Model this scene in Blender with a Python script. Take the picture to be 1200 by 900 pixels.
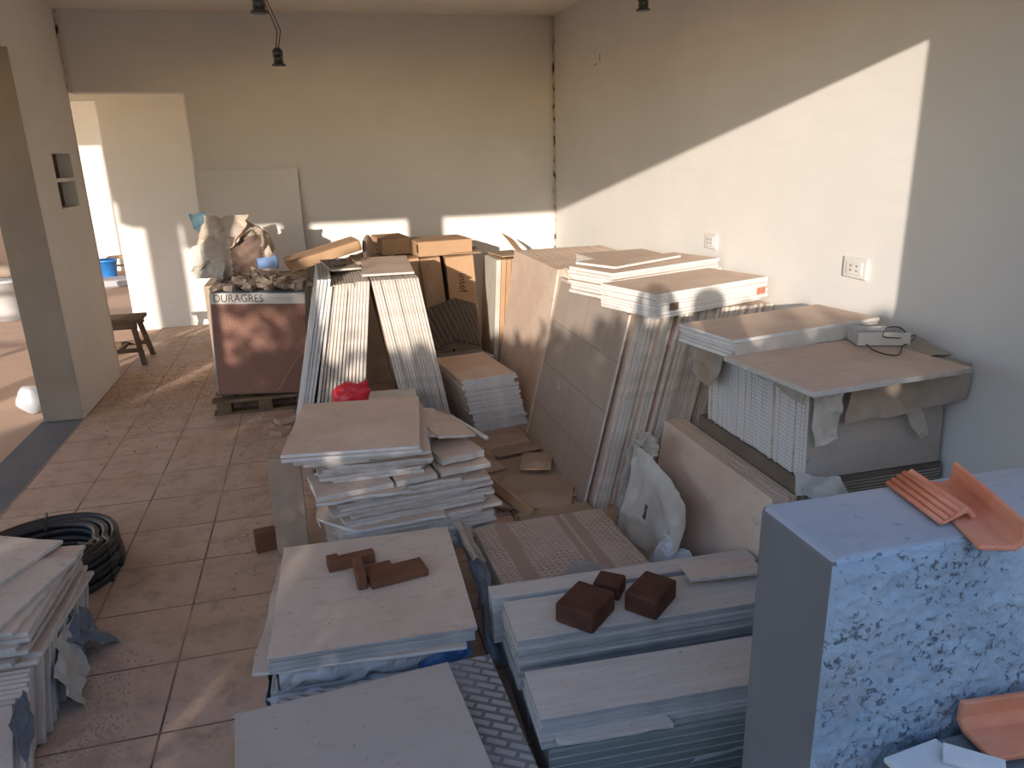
import bpy, bmesh, math, random
from mathutils import Vector, Matrix, noise
random.seed(7)
for o in list(bpy.data.objects): bpy.data.objects.remove(o)
S = bpy.context.scene
COL = S.collection
V = Vector
# ------------------------------------------------------------------ camera, sky, sun, exposure
F, PIT, ROL, YAW, CH = 877.88, 0.300685, -0.0284217, 0.245881, 1.6
FW = V((math.sin(YAW)*math.cos(PIT), math.cos(YAW)*math.cos(PIT), -math.sin(PIT)))
_r = V((math.cos(YAW), -math.sin(YAW), 0)); _u = _r.cross(FW)
RT = math.cos(ROL)*_r + math.sin(ROL)*_u
UP = -math.sin(ROL)*_r + math.cos(ROL)*_u
cam = bpy.data.objects.new('camera', bpy.data.cameras.new('camera')); COL.objects.link(cam)
cam.data.sensor_width = 36; cam.data.lens = F/1200*36; cam.data.clip_start = 0.02; cam.data.clip_end = 200
M = Matrix((RT, UP, -FW)).transposed().to_4x4(); M.translation = V((0, 0, CH)); cam.matrix_world = M
S.camera = cam
SX, SZ = 0.465, 0.204
w = bpy.data.worlds.new('sky'); S.world = w; w.use_nodes = True
nt = w.node_tree; bg = nt.nodes['Background']
sky = nt.nodes.new('ShaderNodeTexSky'); sky.sky_type = 'NISHITA'; sky.sun_disc = False
sky.sun_elevation = math.radians(16); sky.sun_rotation = math.pi + math.atan2(SX, 1)
sky.air_density = 1.0; sky.dust_density = 0.6; sky.ozone_density = 1.2
tint = nt.nodes.new('ShaderNodeMix'); tint.data_type = 'RGBA'; tint.blend_type = 'MULTIPLY'; tint.inputs[0].default_value = 1.0
tint.inputs[7].default_value = (0.94, 1.0, 1.15, 1)
nt.links.new(sky.outputs[0], tint.inputs[6]); nt.links.new(tint.outputs[2], bg.inputs[0]); bg.inputs[1].default_value = 0.33
sl = bpy.data.lights.new('sun', 'SUN'); sl.energy = 6.0; sl.color = (1.0, 0.885, 0.77); sl.angle = math.radians(0.55)
sun = bpy.data.objects.new('sun', sl); COL.objects.link(sun)
sun.rotation_euler = V((SX, 1, -SZ)).to_track_quat('-Z', 'Y').to_euler(); sun.location = (-3, -6, 4)
vs = S.view_settings; vs.view_transform = 'Standard'; vs.look = 'None'; vs.gamma = 1; vs.use_curve_mapping = False
vs.exposure = 0.0

# ------------------------------------------------------------------ points from the photograph
def ray(x, y): return FW + (x-600)/F*RT - (y-450)/F*UP
def PZ(x, y, z): d = ray(x, y); return d*((z-CH)/d.z) + V((0, 0, CH))
def PY(x, y, Y): d = ray(x, y); return d*(Y/d.y) + V((0, 0, CH))
def PX(x, y, X): d = ray(x, y); return d*(X/d.x) + V((0, 0, CH))

# ------------------------------------------------------------------ materials
def base_mat(name):
    m = bpy.data.materials.new(name); m.use_nodes = True
    return m, m.node_tree, m.node_tree.nodes['Principled BSDF']
def N(t, kind, **kw):
    n = t.nodes.new('ShaderNode'+kind)
    for k, v in kw.items():
        if k.startswith('i_'):
            key = k[2:]; key = int(key) if key.isdigit() else key.replace('_', ' ')
            n.inputs[key].default_value = v
        else: setattr(n, k, v)
    return n
def rgba(c): return (c[0], c[1], c[2], 1)
def ramp(t, fac, c0, c1, p0=0.3, p1=0.7):
    r = N(t, 'ValToRGB'); r.color_ramp.elements[0].position = p0; r.color_ramp.elements[1].position = p1
    r.color_ramp.elements[0].color = rgba(c0); r.color_ramp.elements[1].color = rgba(c1)
    t.links.new(fac, r.inputs[0]); return r.outputs[0]
def mix(t, fac, a, b, mode='MIX'):
    m = N(t, 'Mix', data_type='RGBA', blend_type=mode)
    if isinstance(fac, float): m.inputs[0].default_value = fac
    else: t.links.new(fac, m.inputs[0])
    for i, v in ((6, a), (7, b)):
        if isinstance(v, tuple): m.inputs[i].default_value = rgba(v)
        else: t.links.new(v, m.inputs[i])
    return m.outputs[2]
def math_(t, op, a, b=None):
    m = N(t, 'Math', operation=op)
    for i, v in enumerate((a, b)):
        if v is None: continue
        if isinstance(v, (int, float)): m.inputs[i].default_value = v
        else: t.links.new(v, m.inputs[i])
    return m.outputs[0]
def coords(t, scale=(1, 1, 1), rot=(0, 0, 0), loc=(0, 0, 0)):
    c = N(t, 'TexCoord'); m = N(t, 'Mapping')
    m.inputs['Scale'].default_value = scale; m.inputs['Rotation'].default_value = rot; m.inputs['Location'].default_value = loc
    t.links.new(c.outputs['Object'], m.inputs[0]); return m.outputs[0]
def noise_(t, vec, scale, detail=4, rough=0.6):
    n = N(t, 'TexNoise', i_Scale=scale, i_Detail=detail, i_Roughness=rough); t.links.new(vec, n.inputs['Vector']); return n.outputs['Fac']
def bump(t, p, h, strength=0.3, dist=0.01):
    b = N(t, 'Bump', i_Strength=strength, i_Distance=dist); t.links.new(h, b.inputs['Height']); t.links.new(b.outputs[0], p.inputs['Normal'])
def plain(name, c, c2=None, scale=6, rough=0.8, bs=0.15, spec=0.3, stretch=(1, 1, 1), bscale=None, dust=None, rand=0.0, stain=None):
    m, t, p = base_mat(name); v = coords(t, stretch)
    c2 = c2 or tuple(x*0.8 for x in c)
    col = ramp(t, noise_(t, v, scale), c2, c)
    if dust:
        col = mix(t, ramp_fac(t, noise_(t, v, scale*0.45, 6), 0.48, 0.68), col, dust)
    if stain:                                             # smears and small specks that belong to the surface
        col = mix(t, math_(t, 'MULTIPLY', ramp_fac(t, noise_(t, coords(t, (1, 2.6, 1), (0, 0, 0.6), (3, 1, 0)), 7, 8, 0.75), 0.54, 0.66), 0.75), col, stain)
        col = mix(t, math_(t, 'MULTIPLY', ramp_fac(t, noise_(t, coords(t, (1, 1, 1), (0, 0, 0.2)), 38, 3, 0.6), 0.66, 0.72), 0.6), col, tuple(x*0.7 for x in stain))
    if rand:
        oi = N(t, 'ObjectInfo'); mr = N(t, 'MapRange', i_3=1-rand, i_4=1+rand*0.6); t.links.new(oi.outputs['Random'], mr.inputs[0])
        hs = N(t, 'HueSaturation'); t.links.new(col, hs.inputs['Color']); t.links.new(mr.outputs[0], hs.inputs['Value']); col = hs.outputs[0]
    t.links.new(col, p.inputs['Base Color']); p.inputs['Roughness'].default_value = rough
    p.inputs['Specular IOR Level'].default_value = spec
    if bs: bump(t, p, noise_(t, v, bscale or scale*6, 5), bs, 0.004)
    return m
def ramp_fac(t, f, a, b):
    r = N(t, 'MapRange', i_1=a, i_2=b); t.links.new(f, r.inputs[0]); return r.outputs[0]
MT = {}
MT['wall'] = None
def wall_mat(name, c, stain=None):
    m, t, p = base_mat(name); v = coords(t)
    big = noise_(t, v, 0.9, 5); col = ramp(t, big, tuple(x*0.9 for x in c), c, 0.35, 0.65)
    fine = noise_(t, coords(t, (1, 1, 6)), 2.5, 4); col = mix(t, ramp_fac(t, fine, 0.45, 0.8), col, tuple(x*0.93 for x in c))
    if stain:                                             # mould dots down the corner joints
        g = N(t, 'NewGeometry'); sp = N(t, 'SeparateXYZ'); t.links.new(g.outputs['Position'], sp.inputs[0])
        for (axis, val) in stain:
            d = math_(t, 'ABSOLUTE', math_(t, 'SUBTRACT', sp.outputs[axis], val))
            near = ramp_fac(t, d, 0.022, 0.008)
            dots = ramp_fac(t, noise_(t, coords(t, (3, 3, 1)), 11, 3), 0.53, 0.60)
            soft = math_(t, 'MULTIPLY', ramp_fac(t, d, 0.05, 0.0), 0.35)
            col = mix(t, soft, col, (0.30, 0.20, 0.13)); col = mix(t, math_(t, 'MULTIPLY', near, dots), col, (0.05, 0.035, 0.025))
    t.links.new(col, p.inputs['Base Color']); p.inputs['Roughness'].default_value = 0.9; p.inputs['Specular IOR Level'].default_value = 0.15
    bump(t, p, noise_(t, v, 22, 6), 0.12, 0.006)
    return m
WALLC = (0.84, 0.80, 0.745)
MT['wall'] = wall_mat('painted_plaster', WALLC)
MT['wall_b'] = wall_mat('painted_plaster_back', WALLC, [(0, 2.0), (0, -1.6)])
MT['cement_w'] = plain('warm_grey_cement', (0.33, 0.27, 0.215), (0.27, 0.22, 0.175), 3, 0.9, 0.2, 0.2)
MT['niche'] = plain('shaded_bare_clay', (0.13, 0.085, 0.065), None, 9, 0.9, 0.3, 0.2)  # bare clay, darkened to carry the shade of the recess
MT['wall_l'] = wall_mat('painted_plaster_left', (0.86, 0.81, 0.745), [(1, 6.27)])
MT['wall_r'] = wall_mat('painted_plaster_right', (0.80, 0.765, 0.72), [(1, 6.27)])
MT['ceil'] = wall_mat('ceiling_plaster', (0.88, 0.82, 0.75))
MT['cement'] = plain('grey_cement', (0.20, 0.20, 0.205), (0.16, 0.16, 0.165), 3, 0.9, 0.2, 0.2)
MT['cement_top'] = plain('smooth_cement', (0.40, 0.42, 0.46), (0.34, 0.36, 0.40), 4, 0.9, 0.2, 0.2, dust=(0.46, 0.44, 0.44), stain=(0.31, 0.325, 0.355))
def floor_mat():
    m, t, p = base_mat('floor_tiles'); c = N(t, 'TexCoord'); mp = N(t, 'Mapping'); mp.inputs['Location'].default_value = (0.59, -2.005, 0)
    t.links.new(c.outputs['Object'], mp.inputs[0])
    b = N(t, 'TexBrick', offset=0.0, squash=1.0, i_Scale=1.0, i_Mortar_Size=0.004, i_Mortar_Smooth=0.2, i_Brick_Width=0.334, i_Row_Height=0.344)
    b.inputs['Color1'].default_value = (0.60, 0.43, 0.33, 1); b.inputs['Color2'].default_value = (0.54, 0.385, 0.30, 1); b.inputs['Mortar'].default_value = (0.10, 0.065, 0.05, 1)
    t.links.new(mp.outputs[0], b.inputs['Vector'])
    v = coords(t); n1 = noise_(t, v, 2.2, 6); n2 = noise_(t, v, 9, 8, 0.7)
    col = mix(t, ramp_fac(t, n1, 0.42, 0.68), b.outputs['Color'], (0.50, 0.345, 0.225))
    col = mix(t, math_(t, 'MULTIPLY', ramp_fac(t, n2, 0.47, 0.66), 0.75), col, (0.34, 0.235, 0.175))
    n3 = noise_(t, coords(t, (1, 1, 1), (0, 0, 0.5)), 26, 5, 0.7)
    col = mix(t, math_(t, 'MULTIPLY', ramp_fac(t, n3, 0.6, 0.72), 0.45), col, (0.68, 0.54, 0.44))
    t.links.new(col, p.inputs['Base Color']); p.inputs['Roughness'].default_value = 0.62; p.inputs['Specular IOR Level'].default_value = 0.3
    bump(t, p, math_(t, 'SUBTRACT', math_(t, 'MULTIPLY', n3, 0.3), b.outputs['Fac']), 0.4, 0.003)
    return m
MT['floor'] = floor_mat()
MT['ground'] = plain('concrete_ground', (0.62, 0.44, 0.325), (0.52, 0.36, 0.265), 3, 0.9, 0.25, 0.2, dust=(0.55, 0.38, 0.27))
MT['tan'] = plain('tan_tile_face', (0.66, 0.505, 0.405), (0.59, 0.45, 0.36), 5, 0.75, 0.08, 0.3, dust=(0.71, 0.57, 0.47), rand=0.1, stain=(0.50, 0.385, 0.305))
MT['tan_grid'] = None
MT['edge'] = plain('off_white_tile_edge', (0.68, 0.64, 0.58), (0.50, 0.46, 0.41), 18, 0.8, 0.3, 0.3, rand=0.14)
MT['white'] = plain('white_tile_edge', (0.74, 0.73, 0.70), (0.60, 0.59, 0.57), 14, 0.7, 0.2, 0.3, rand=0.1)
MT['cream'] = plain('cream_tile_face', (0.70, 0.59, 0.49), (0.60, 0.49, 0.41), 4, 0.7, 0.08, 0.35, dust=(0.58, 0.45, 0.36), rand=0.06, stain=(0.45, 0.34, 0.265))
MT['greycream'] = plain('greyish_cream_tile_face', (0.51, 0.455, 0.405), (0.45, 0.40, 0.355), 4, 0.65, 0.08, 0.35, dust=(0.44, 0.37, 0.31), stain=(0.40, 0.34, 0.285))
MT['plank'] = plain('pale_wood_look_face', (0.62, 0.58, 0.53), (0.50, 0.46, 0.42), 7, 0.6, 0.1, 0.35, stretch=(0.7, 9, 3), dust=(0.55, 0.48, 0.42), stain=(0.47, 0.42, 0.37))
MT['greyedge'] = plain('grey_tile_edge', (0.46, 0.47, 0.46), (0.30, 0.31, 0.31), 9, 0.7, 0.2, 0.3, stretch=(1, 1, 8), rand=0.2)
MT['wrapgreen'] = plain('greenish_wrap', (0.25, 0.29, 0.27), (0.17, 0.20, 0.19), 5, 0.35, 0.25, 0.5, stretch=(1, 1, 7))
MT['card'] = plain('brown_cardboard', (0.50, 0.32, 0.19), (0.44, 0.275, 0.16), 6, 0.85, 0.1, 0.2, rand=0.08)
MT['cardpale'] = plain('dusty_cardboard', (0.40, 0.30, 0.22), (0.33, 0.245, 0.18), 5, 0.9, 0.1, 0.2, dust=(0.46, 0.37, 0.29), rand=0.1)
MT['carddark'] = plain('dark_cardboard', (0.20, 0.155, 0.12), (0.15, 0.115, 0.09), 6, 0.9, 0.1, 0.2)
MT['cardgrey'] = plain('torn_grey_cardboard', (0.46, 0.41, 0.35), (0.36, 0.32, 0.27), 7, 0.9, 0.2, 0.2, dust=(0.36, 0.27, 0.2))
MT['paper'] = plain('whitish_paper', (0.62, 0.60, 0.55), (0.47, 0.44, 0.39), 5, 0.85, 0.2, 0.2, dust=(0.48, 0.41, 0.33))
MT['plastic'] = plain('cloudy_plastic', (0.58, 0.60, 0.62), (0.42, 0.44, 0.47), 9, 0.35, 0.3, 0.5)
MT['blueplastic'] = plain('blue_plastic', (0.10, 0.24, 0.48), (0.05, 0.15, 0.34), 6, 0.35, 0.2, 0.5)
MT['slateplastic'] = plain('slate_blue_plastic', (0.17, 0.21, 0.27), (0.10, 0.13, 0.17), 6, 0.4, 0.2, 0.5)
MT['teal'] = plain('faded_teal_cloth', (0.10, 0.17, 0.205), None, 6, 0.8, 0.1, 0.2)
MT['pipe'] = plain('blue_pipe', (0.24, 0.36, 0.62), None, 6, 0.45, 0.05, 0.5)
MT['red'] = plain('red_plastic_bag', (0.72, 0.03, 0.05), (0.55, 0.02, 0.035), 8, 0.35, 0.3, 0.5)
MT['black'] = plain('black_plastic', (0.018, 0.017, 0.018), None, 8, 0.4, 0.05, 0.5)
MT['wire'] = plain('dark_wire', (0.05, 0.035, 0.03), None, 8, 0.5, 0.0, 0.5)
MT['hose'] = plain('black_hose', (0.022, 0.022, 0.025), (0.035, 0.033, 0.033), 5, 0.42, 0.1, 0.5)
MT['brick'] = plain('brown_brick', (0.115, 0.050, 0.032), (0.075, 0.034, 0.023), 14, 0.85, 0.4, 0.2, dust=(0.15, 0.065, 0.038))
MT['brick_lit'] = plain('lit_brick', (0.21, 0.095, 0.052), (0.15, 0.065, 0.038), 10, 0.85, 0.4, 0.2)  # lighter copy of the brown brick, sunlight put into its colour
MT['terra'] = plain('terracotta', (0.74, 0.27, 0.145), (0.62, 0.22, 0.115), 12, 0.8, 0.25, 0.3, dust=(0.66, 0.30, 0.19))
MT['wood'] = plain('weathered_wood', (0.20, 0.135, 0.085), (0.12, 0.08, 0.05), 8, 0.85, 0.3, 0.2, stretch=(1, 6, 1))
MT['woodlight'] = plain('raw_wood', (0.40, 0.28, 0.17), None, 8, 0.85, 0.2, 0.2)
MT['bucketw'] = plain('white_bucket', (0.66, 0.66, 0.66), None, 5, 0.5, 0.05, 0.4)
MT['bluebucket'] = plain('bright_blue_bucket', (0.03, 0.22, 0.62), None, 5, 0.4, 0.05, 0.5)
MT['outlet'] = plain('white_outlet', (0.80, 0.77, 0.71), None, 5, 0.4, 0.0, 0.5)
MT['slot'] = plain('dark_slot', (0.12, 0.09, 0.07), None, 5, 0.8, 0.0, 0.2)
MT['sack'] = plain('dusty_sack', (0.56, 0.48, 0.39), (0.40, 0.33, 0.27), 5, 0.9, 0.3, 0.2, dust=(0.46, 0.36, 0.28))
MT['sackred'] = plain('reddish_sack_print', (0.22, 0.15, 0.12), (0.16, 0.105, 0.085), 30, 0.9, 0.2, 0.2)
MT['rubble'] = plain('plaster_rubble', (0.36, 0.29, 0.23), (0.22, 0.17, 0.135), 9, 0.95, 0.4, 0.15)
MT['debris'] = plain('red_earth_debris', (0.48, 0.32, 0.23), (0.36, 0.23, 0.165), 9, 0.95, 0.4, 0.15, dust=(0.56, 0.42, 0.33))
MT['leaf'] = plain('hedge_leaf', (0.06, 0.10, 0.03), None, 5, 0.6, 0.0, 0.3)
MT['soil'] = plain('dark_soil', (0.12, 0.08, 0.055), None, 5, 0.95, 0.2, 0.1)
MT['skin'] = plain('skin', (0.45, 0.27, 0.19), None, 5, 0.6, 0.0, 0.3)
MT['shirt'] = plain('dark_shirt', (0.05, 0.06, 0.09), None, 5, 0.9, 0.1, 0.1)
MT['ink'] = plain('grey_ink', (0.13, 0.11, 0.10), None, 5, 0.8, 0.0, 0.2)
MT['inkbrown'] = plain('dark_brown_ink', (0.12, 0.06, 0.035), None, 5, 0.8, 0.0, 0.2)
MT['header'] = plain('pale_carton_header', (0.70, 0.65, 0.60), None, 5, 0.6, 0.0, 0.3)
MT['cartonblue'] = plain('grey_blue_carton_side', (0.33, 0.36, 0.41), (0.25, 0.28, 0.33), 4, 0.6, 0.05, 0.3, stretch=(1, 1, 4))
MT['redlabel'] = plain('red_label', (0.52, 0.20, 0.13), None, 60, 0.7, 0.0, 0.2)
MT['dkcloth'] = plain('brown_wood', (0.26, 0.15, 0.085), None, 5, 0.9, 0.1, 0.2)  # brown tone of the wood itself
MT['orange'] = plain('orange_clay_wall', (0.62, 0.36, 0.2), (0.5, 0.28, 0.15), 5, 0.9, 0.2, 0.2)
def glass_mat():
    m, t, p = base_mat('clear_glass'); p.inputs['Transmission Weight'].default_value = 0.85; p.inputs['Roughness'].default_value = 0.25
    p.inputs['Base Color'].default_value = (0.75, 0.8, 0.85, 1); p.inputs['IOR'].default_value = 1.3; return m
MT['glass'] = glass_mat()
def rough_mat():
    m, t, p = base_mat('roughcast_render'); v = coords(t)
    n = noise_(t, v, 5, 6); col = ramp(t, n, (0.30, 0.39, 0.47), (0.42, 0.505, 0.58), 0.35, 0.65)
    pits = ramp_fac(t, math_(t, 'ADD', noise_(t, v, 62, 3, 0.7), math_(t, 'MULTIPLY', noise_(t, v, 9, 2), 0.35)), 0.755, 0.86)
    col = mix(t, pits, col, (0.13, 0.15, 0.18))
    bl = noise_(t, coords(t, loc=(0.3, 0, 0.2)), 3.1, 3); col = mix(t, math_(t, 'MULTIPLY', ramp_fac(t, bl, 0.58, 0.72), 0.6), col, (0.45, 0.40, 0.36))
    t.links.new(col, p.inputs['Base Color']); p.inputs['Roughness'].default_value = 0.95; p.inputs['Specular IOR Level'].default_value = 0.15
    bump(t, p, math_(t, 'ADD', noise_(t, v, 60, 6), math_(t, 'MULTIPLY', pits, -0.8)), 0.6, 0.008)
    return m
MT['rough'] = rough_mat()
def pattern_mat(name, c, c2, band, bands, rot=0.785, scale=1.0, upright=False):
    """moulded back of a tile carton: slanted rows of short bars with plain bands along one axis"""
    m, t, p = base_mat(name); v = coords(t, (1, 1, 1), (0, 0, rot))
    if upright:
        tc0 = N(t, 'TexCoord'); s0 = N(t, 'SeparateXYZ'); c0 = N(t, 'CombineXYZ'); m0 = N(t, 'Mapping'); m0.inputs['Rotation'].default_value = (0, 0, rot)
        t.links.new(tc0.outputs['Object'], s0.inputs[0]); t.links.new(s0.outputs[0], c0.inputs[0]); t.links.new(s0.outputs[2], c0.inputs[1]); t.links.new(c0.outputs[0], m0.inputs[0]); v = m0.outputs[0]
    b = N(t, 'TexBrick', offset=0.5, i_Scale=scale, i_Mortar_Size=0.0035, i_Mortar_Smooth=0.3, i_Brick_Width=0.036, i_Row_Height=0.015)
    b.inputs['Color1'].default_value = rgba(c); b.inputs['Color2'].default_value = rgba(tuple(x*0.82 for x in c)); b.inputs['Mortar'].default_value = rgba(c2)
    t.links.new(v, b.inputs['Vector'])
    col = mix(t, ramp_fac(t, noise_(t, coords(t), 5, 5), 0.4, 0.75), b.outputs['Color'], tuple(x*0.85 for x in c))
    tc = N(t, 'TexCoord'); sp = N(t, 'SeparateXYZ'); t.links.new(tc.outputs['Object'], sp.inputs[0])
    tot = None
    for (a, wd) in bands:
        d = math_(t, 'ABSOLUTE', math_(t, 'SUBTRACT', sp.outputs[0], a)); f = math_(t, 'LESS_THAN', d, wd)
        tot = f if tot is None else math_(t, 'MAXIMUM', tot, f)
    h = b.outputs['Fac']
    if tot is not None:
        col = mix(t, tot, col, band); h = math_(t, 'MULTIPLY', h, math_(t, 'SUBTRACT', 1.0, tot))
    t.links.new(col, p.inputs['Base Color']); p.inputs['Roughness'].default_value = 0.85; p.inputs['Specular IOR Level'].default_value = 0.2
    bump(t, p, h, 0.5, 0.002); return m
MT['pattern'] = pattern_mat('moulded_tile_back', (0.58, 0.47, 0.39), (0.30, 0.225, 0.18), (0.36, 0.265, 0.21), [(-0.165, 0.03), (0.125, 0.022), (0.075, 0.014)])
MT['pattern2'] = pattern_mat('grey_moulded_tile_back', (0.46, 0.43, 0.41), (0.20, 0.18, 0.17), (0.3, 0.27, 0.25), [], 0.6, 0.55)
MT['duraprint'] = pattern_mat('brown_printed_carton', (0.32, 0.175, 0.135), (0.24, 0.12, 0.09), (0.3, 0.17, 0.13), [], 0.785, 1.0, True)
def faceB():
    m, t, p = base_mat('scored_tile_back'); v = coords(t)
    b = N(t, 'TexBrick', offset=0.5, i_Scale=1.0, i_Mortar_Size=0.004, i_Brick_Width=0.30, i_Row_Height=0.24)
    b.inputs['Color1'].default_value = (0.40, 0.325, 0.27, 1); b.inputs['Color2'].default_value = (0.385, 0.31, 0.255, 1); b.inputs['Mortar'].default_value = (0.31, 0.245, 0.2, 1)
    t.links.new(v, b.inputs['Vector'])
    wv = N(t, 'TexWave', wave_type='BANDS', bands_direction='Y', i_Scale=22.0, i_Distortion=1.2); t.links.new(v, wv.inputs['Vector'])
    mk = ramp_fac(t, noise_(t, v, 2.6, 2), 0.5, 0.6)
    col = mix(t, math_(t, 'MULTIPLY', math_(t, 'MULTIPLY', wv.outputs['Fac'], mk), 0.35), b.outputs['Color'], (0.28, 0.22, 0.18))
    sp = ramp_fac(t, noise_(t, coords(t, (1, 0.5, 1)), 9, 3), 0.70, 0.73); col = mix(t, sp, col, (0.60, 0.53, 0.45))
    t.links.new(col, p.inputs['Base Color']); p.inputs['Roughness'].default_value = 0.85; bump(t, p, wv.outputs['Fac'], 0.15, 0.002); return m
MT['faceB'] = faceB()
def ribbed():
    m, t, p = base_mat('dotted_tile_edge'); v = coords(t)
    wv = N(t, 'TexWave', wave_type='BANDS', bands_direction='Y', i_Scale=22.0); t.links.new(v, wv.inputs['Vector'])
    col = mix(t, ramp_fac(t, wv.outputs['Fac'], 0.55, 0.9), (0.66, 0.66, 0.66), (0.52, 0.51, 0.50))
    t.links.new(col, p.inputs['Base Color']); p.inputs['Roughness'].default_value = 0.7; return m
MT['ribbed'] = ribbed()

# ------------------------------------------------------------------ mesh helpers
I3 = Matrix.Identity(3)
def rz(a): return Matrix.Rotation(math.radians(a), 3, 'Z')
def rx(a): return Matrix.Rotation(math.radians(a), 3, 'X')
def ry(a): return Matrix.Rotation(math.radians(a), 3, 'Y')
class MB:
    def __init__(s): s.v = []; s.f = []; s.m = []; s.sm = []
    def add(s, vs, fs, m=0, sm=False):
        o = len(s.v); s.v += [tuple(x) for x in vs]
        for i, f in enumerate(fs):
            s.f.append([o+k for k in f]); s.m.append(m[i] if isinstance(m, list) else m); s.sm.append(sm)
        return s
    def box(s, lo, hi, m=0, R=None, c=None):
        lo, hi = V(lo), V(hi)
        vs = [V((x, y, z)) for z in (lo.z, hi.z) for y in (lo.y, hi.y) for x in (lo.x, hi.x)]
        if R is not None:
            c = V(c) if c is not None else (lo+hi)/2
            vs = [R @ (q-c) + c for q in vs]
        return s.add(vs, [(0, 2, 3, 1), (4, 5, 7, 6), (0, 1, 5, 4), (2, 6, 7, 3), (0, 4, 6, 2), (1, 3, 7, 5)], m)
    def prism(s, poly, z0, z1, mt=0, ms=0):
        n = len(poly); vs = [(x, y, z0) for x, y in poly]+[(x, y, z1) for x, y in poly]
        fs = [tuple(reversed(range(n))), tuple(range(n, 2*n))]+[(i, (i+1) % n, n+(i+1) % n, n+i) for i in range(n)]
        return s.add(vs, fs, [mt, mt]+[ms]*n)
    def lathe(s, prof, n=20, c=(0, 0, 0), m=0, R=None):
        c = V(c); vs = []; fs = []
        for r, z in prof:
            for k in range(n):
                a = 2*math.pi*k/n; q = V((r*math.cos(a), r*math.sin(a), z)); vs.append((R @ q if R is not None else q)+c)
        for i in range(len(prof)-1):
            for k in range(n): fs.append((i*n+k, i*n+(k+1) % n, (i+1)*n+(k+1) % n, (i+1)*n+k))
        fs.append(tuple(reversed(range(n)))); fs.append(tuple(range((len(prof)-1)*n, len(prof)*n)))
        return s.add(vs, fs, m, True)
    def tube(s, pts, r, n=8, m=0, closed=False):
        pts = [V(p) for p in pts]; L = len(pts); vs = []; fs = []
        for i, p in enumerate(pts):
            a = pts[i-1] if (i or closed) else p; b = pts[(i+1) % L] if (i < L-1 or closed) else p
            d = (b-a).normalized(); u = d.orthogonal() if abs(d.z) > 0.95 else d.cross(V((0, 0, 1))); u.normalize(); w_ = d.cross(u)
            for k in range(n):
                t = 2*math.pi*k/n; vs.append(p+(u*math.cos(t)+w_*math.sin(t))*r)
        for i in range(L if closed else L-1):
            j = (i+1) % L
            for k in range(n): fs.append((i*n+k, i*n+(k+1) % n, j*n+(k+1) % n, j*n+k))
        if not closed: fs += [tuple(reversed(range(n))), tuple(range((L-1)*n, L*n))]
        return s.add(vs, fs, m, True)
    def obj(s, name, mats, parent=None, bev=0.0, loc=None, R=None, seg=1):
        me = bpy.data.meshes.new(name); me.from_pydata(s.v, [], s.f)
        for x in (mats if isinstance(mats, (list, tuple)) else [mats]): me.materials.append(MT[x] if isinstance(x, str) else x)
        for p, i, q in zip(me.polygons, s.m, s.sm): p.material_index = i; p.use_smooth = q
        bm = bmesh.new(); bm.from_mesh(me); bmesh.ops.recalc_face_normals(bm, faces=bm.faces); bm.to_mesh(me); bm.free()
        o = bpy.data.objects.new(name, me); COL.objects.link(o)
        if parent: o.parent = parent
        if loc is not None or R is not None: o.matrix_basis = Matrix.Translation(V(loc or (0, 0, 0))) @ (R if R is not None else I3).to_4x4()
        if bev:
            b = o.modifiers.new('bevel', 'BEVEL'); b.width = bev; b.segments = seg; b.limit_method = 'ANGLE'; b.angle_limit = math.radians(40)
        return o
def tag(o, label, cat, group=None, kind=None):
    o['label'] = label; o['category'] = cat
    if group: o['group'] = group
    if kind: o['kind'] = kind
    return o
def empty(name, loc, label, cat, group=None, R=None):
    o = bpy.data.objects.new(name, None); COL.objects.link(o); o.empty_display_size = 0.05
    o.matrix_basis = Matrix.Translation(V(loc)) @ (R if R is not None else I3).to_4x4()
    return tag(o, label, cat, group)
def struct(mb, name, mats, bev=0.0, seg=1):
    o = mb.obj(name, mats, bev=bev, seg=seg); o['kind'] = 'structure'; return o
def sheet(fn, nx, ny, amp, fr, seed, th=0.0015):
    """crumpled sheet: fn(u, v) gives the smooth surface, noise folds it"""
    mb = MB(); vs = []; fs = []
    for j in range(ny+1):
        for i in range(nx+1):
            p = V(fn(i/nx, j/ny)); n = noise.noise_vector(p*fr+V((seed, seed*1.7, 0))) + 0.5*noise.noise_vector(p*fr*2.3+V((0, seed, seed)))
            n = V([x*abs(x)**-0.35 if abs(x) > 1e-4 else 0 for x in n]); vs.append(p+n*amp)
    for j in range(ny):
        for i in range(nx): a = j*(nx+1)+i; fs.append((a, a+1, a+nx+2, a+nx+1))
    mb.add(vs, fs); return mb
def sheet_obj(name, mats, fn, nx=16, ny=12, amp=0.012, fr=12, seed=1.0, th=0.002, parent=None):
    o = sheet(fn, nx, ny, amp, fr, seed).obj(name, mats, parent)
    s = o.modifiers.new('thick', 'SOLIDIFY'); s.thickness = th; s.offset = 0; return o
def bil(a, b, c, d):
    a, b, c, d = V(a), V(b), V(c), V(d)
    return lambda u, v: (a*(1-u)+b*u)*(1-v)+(d*(1-u)+c*u)*v
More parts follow.
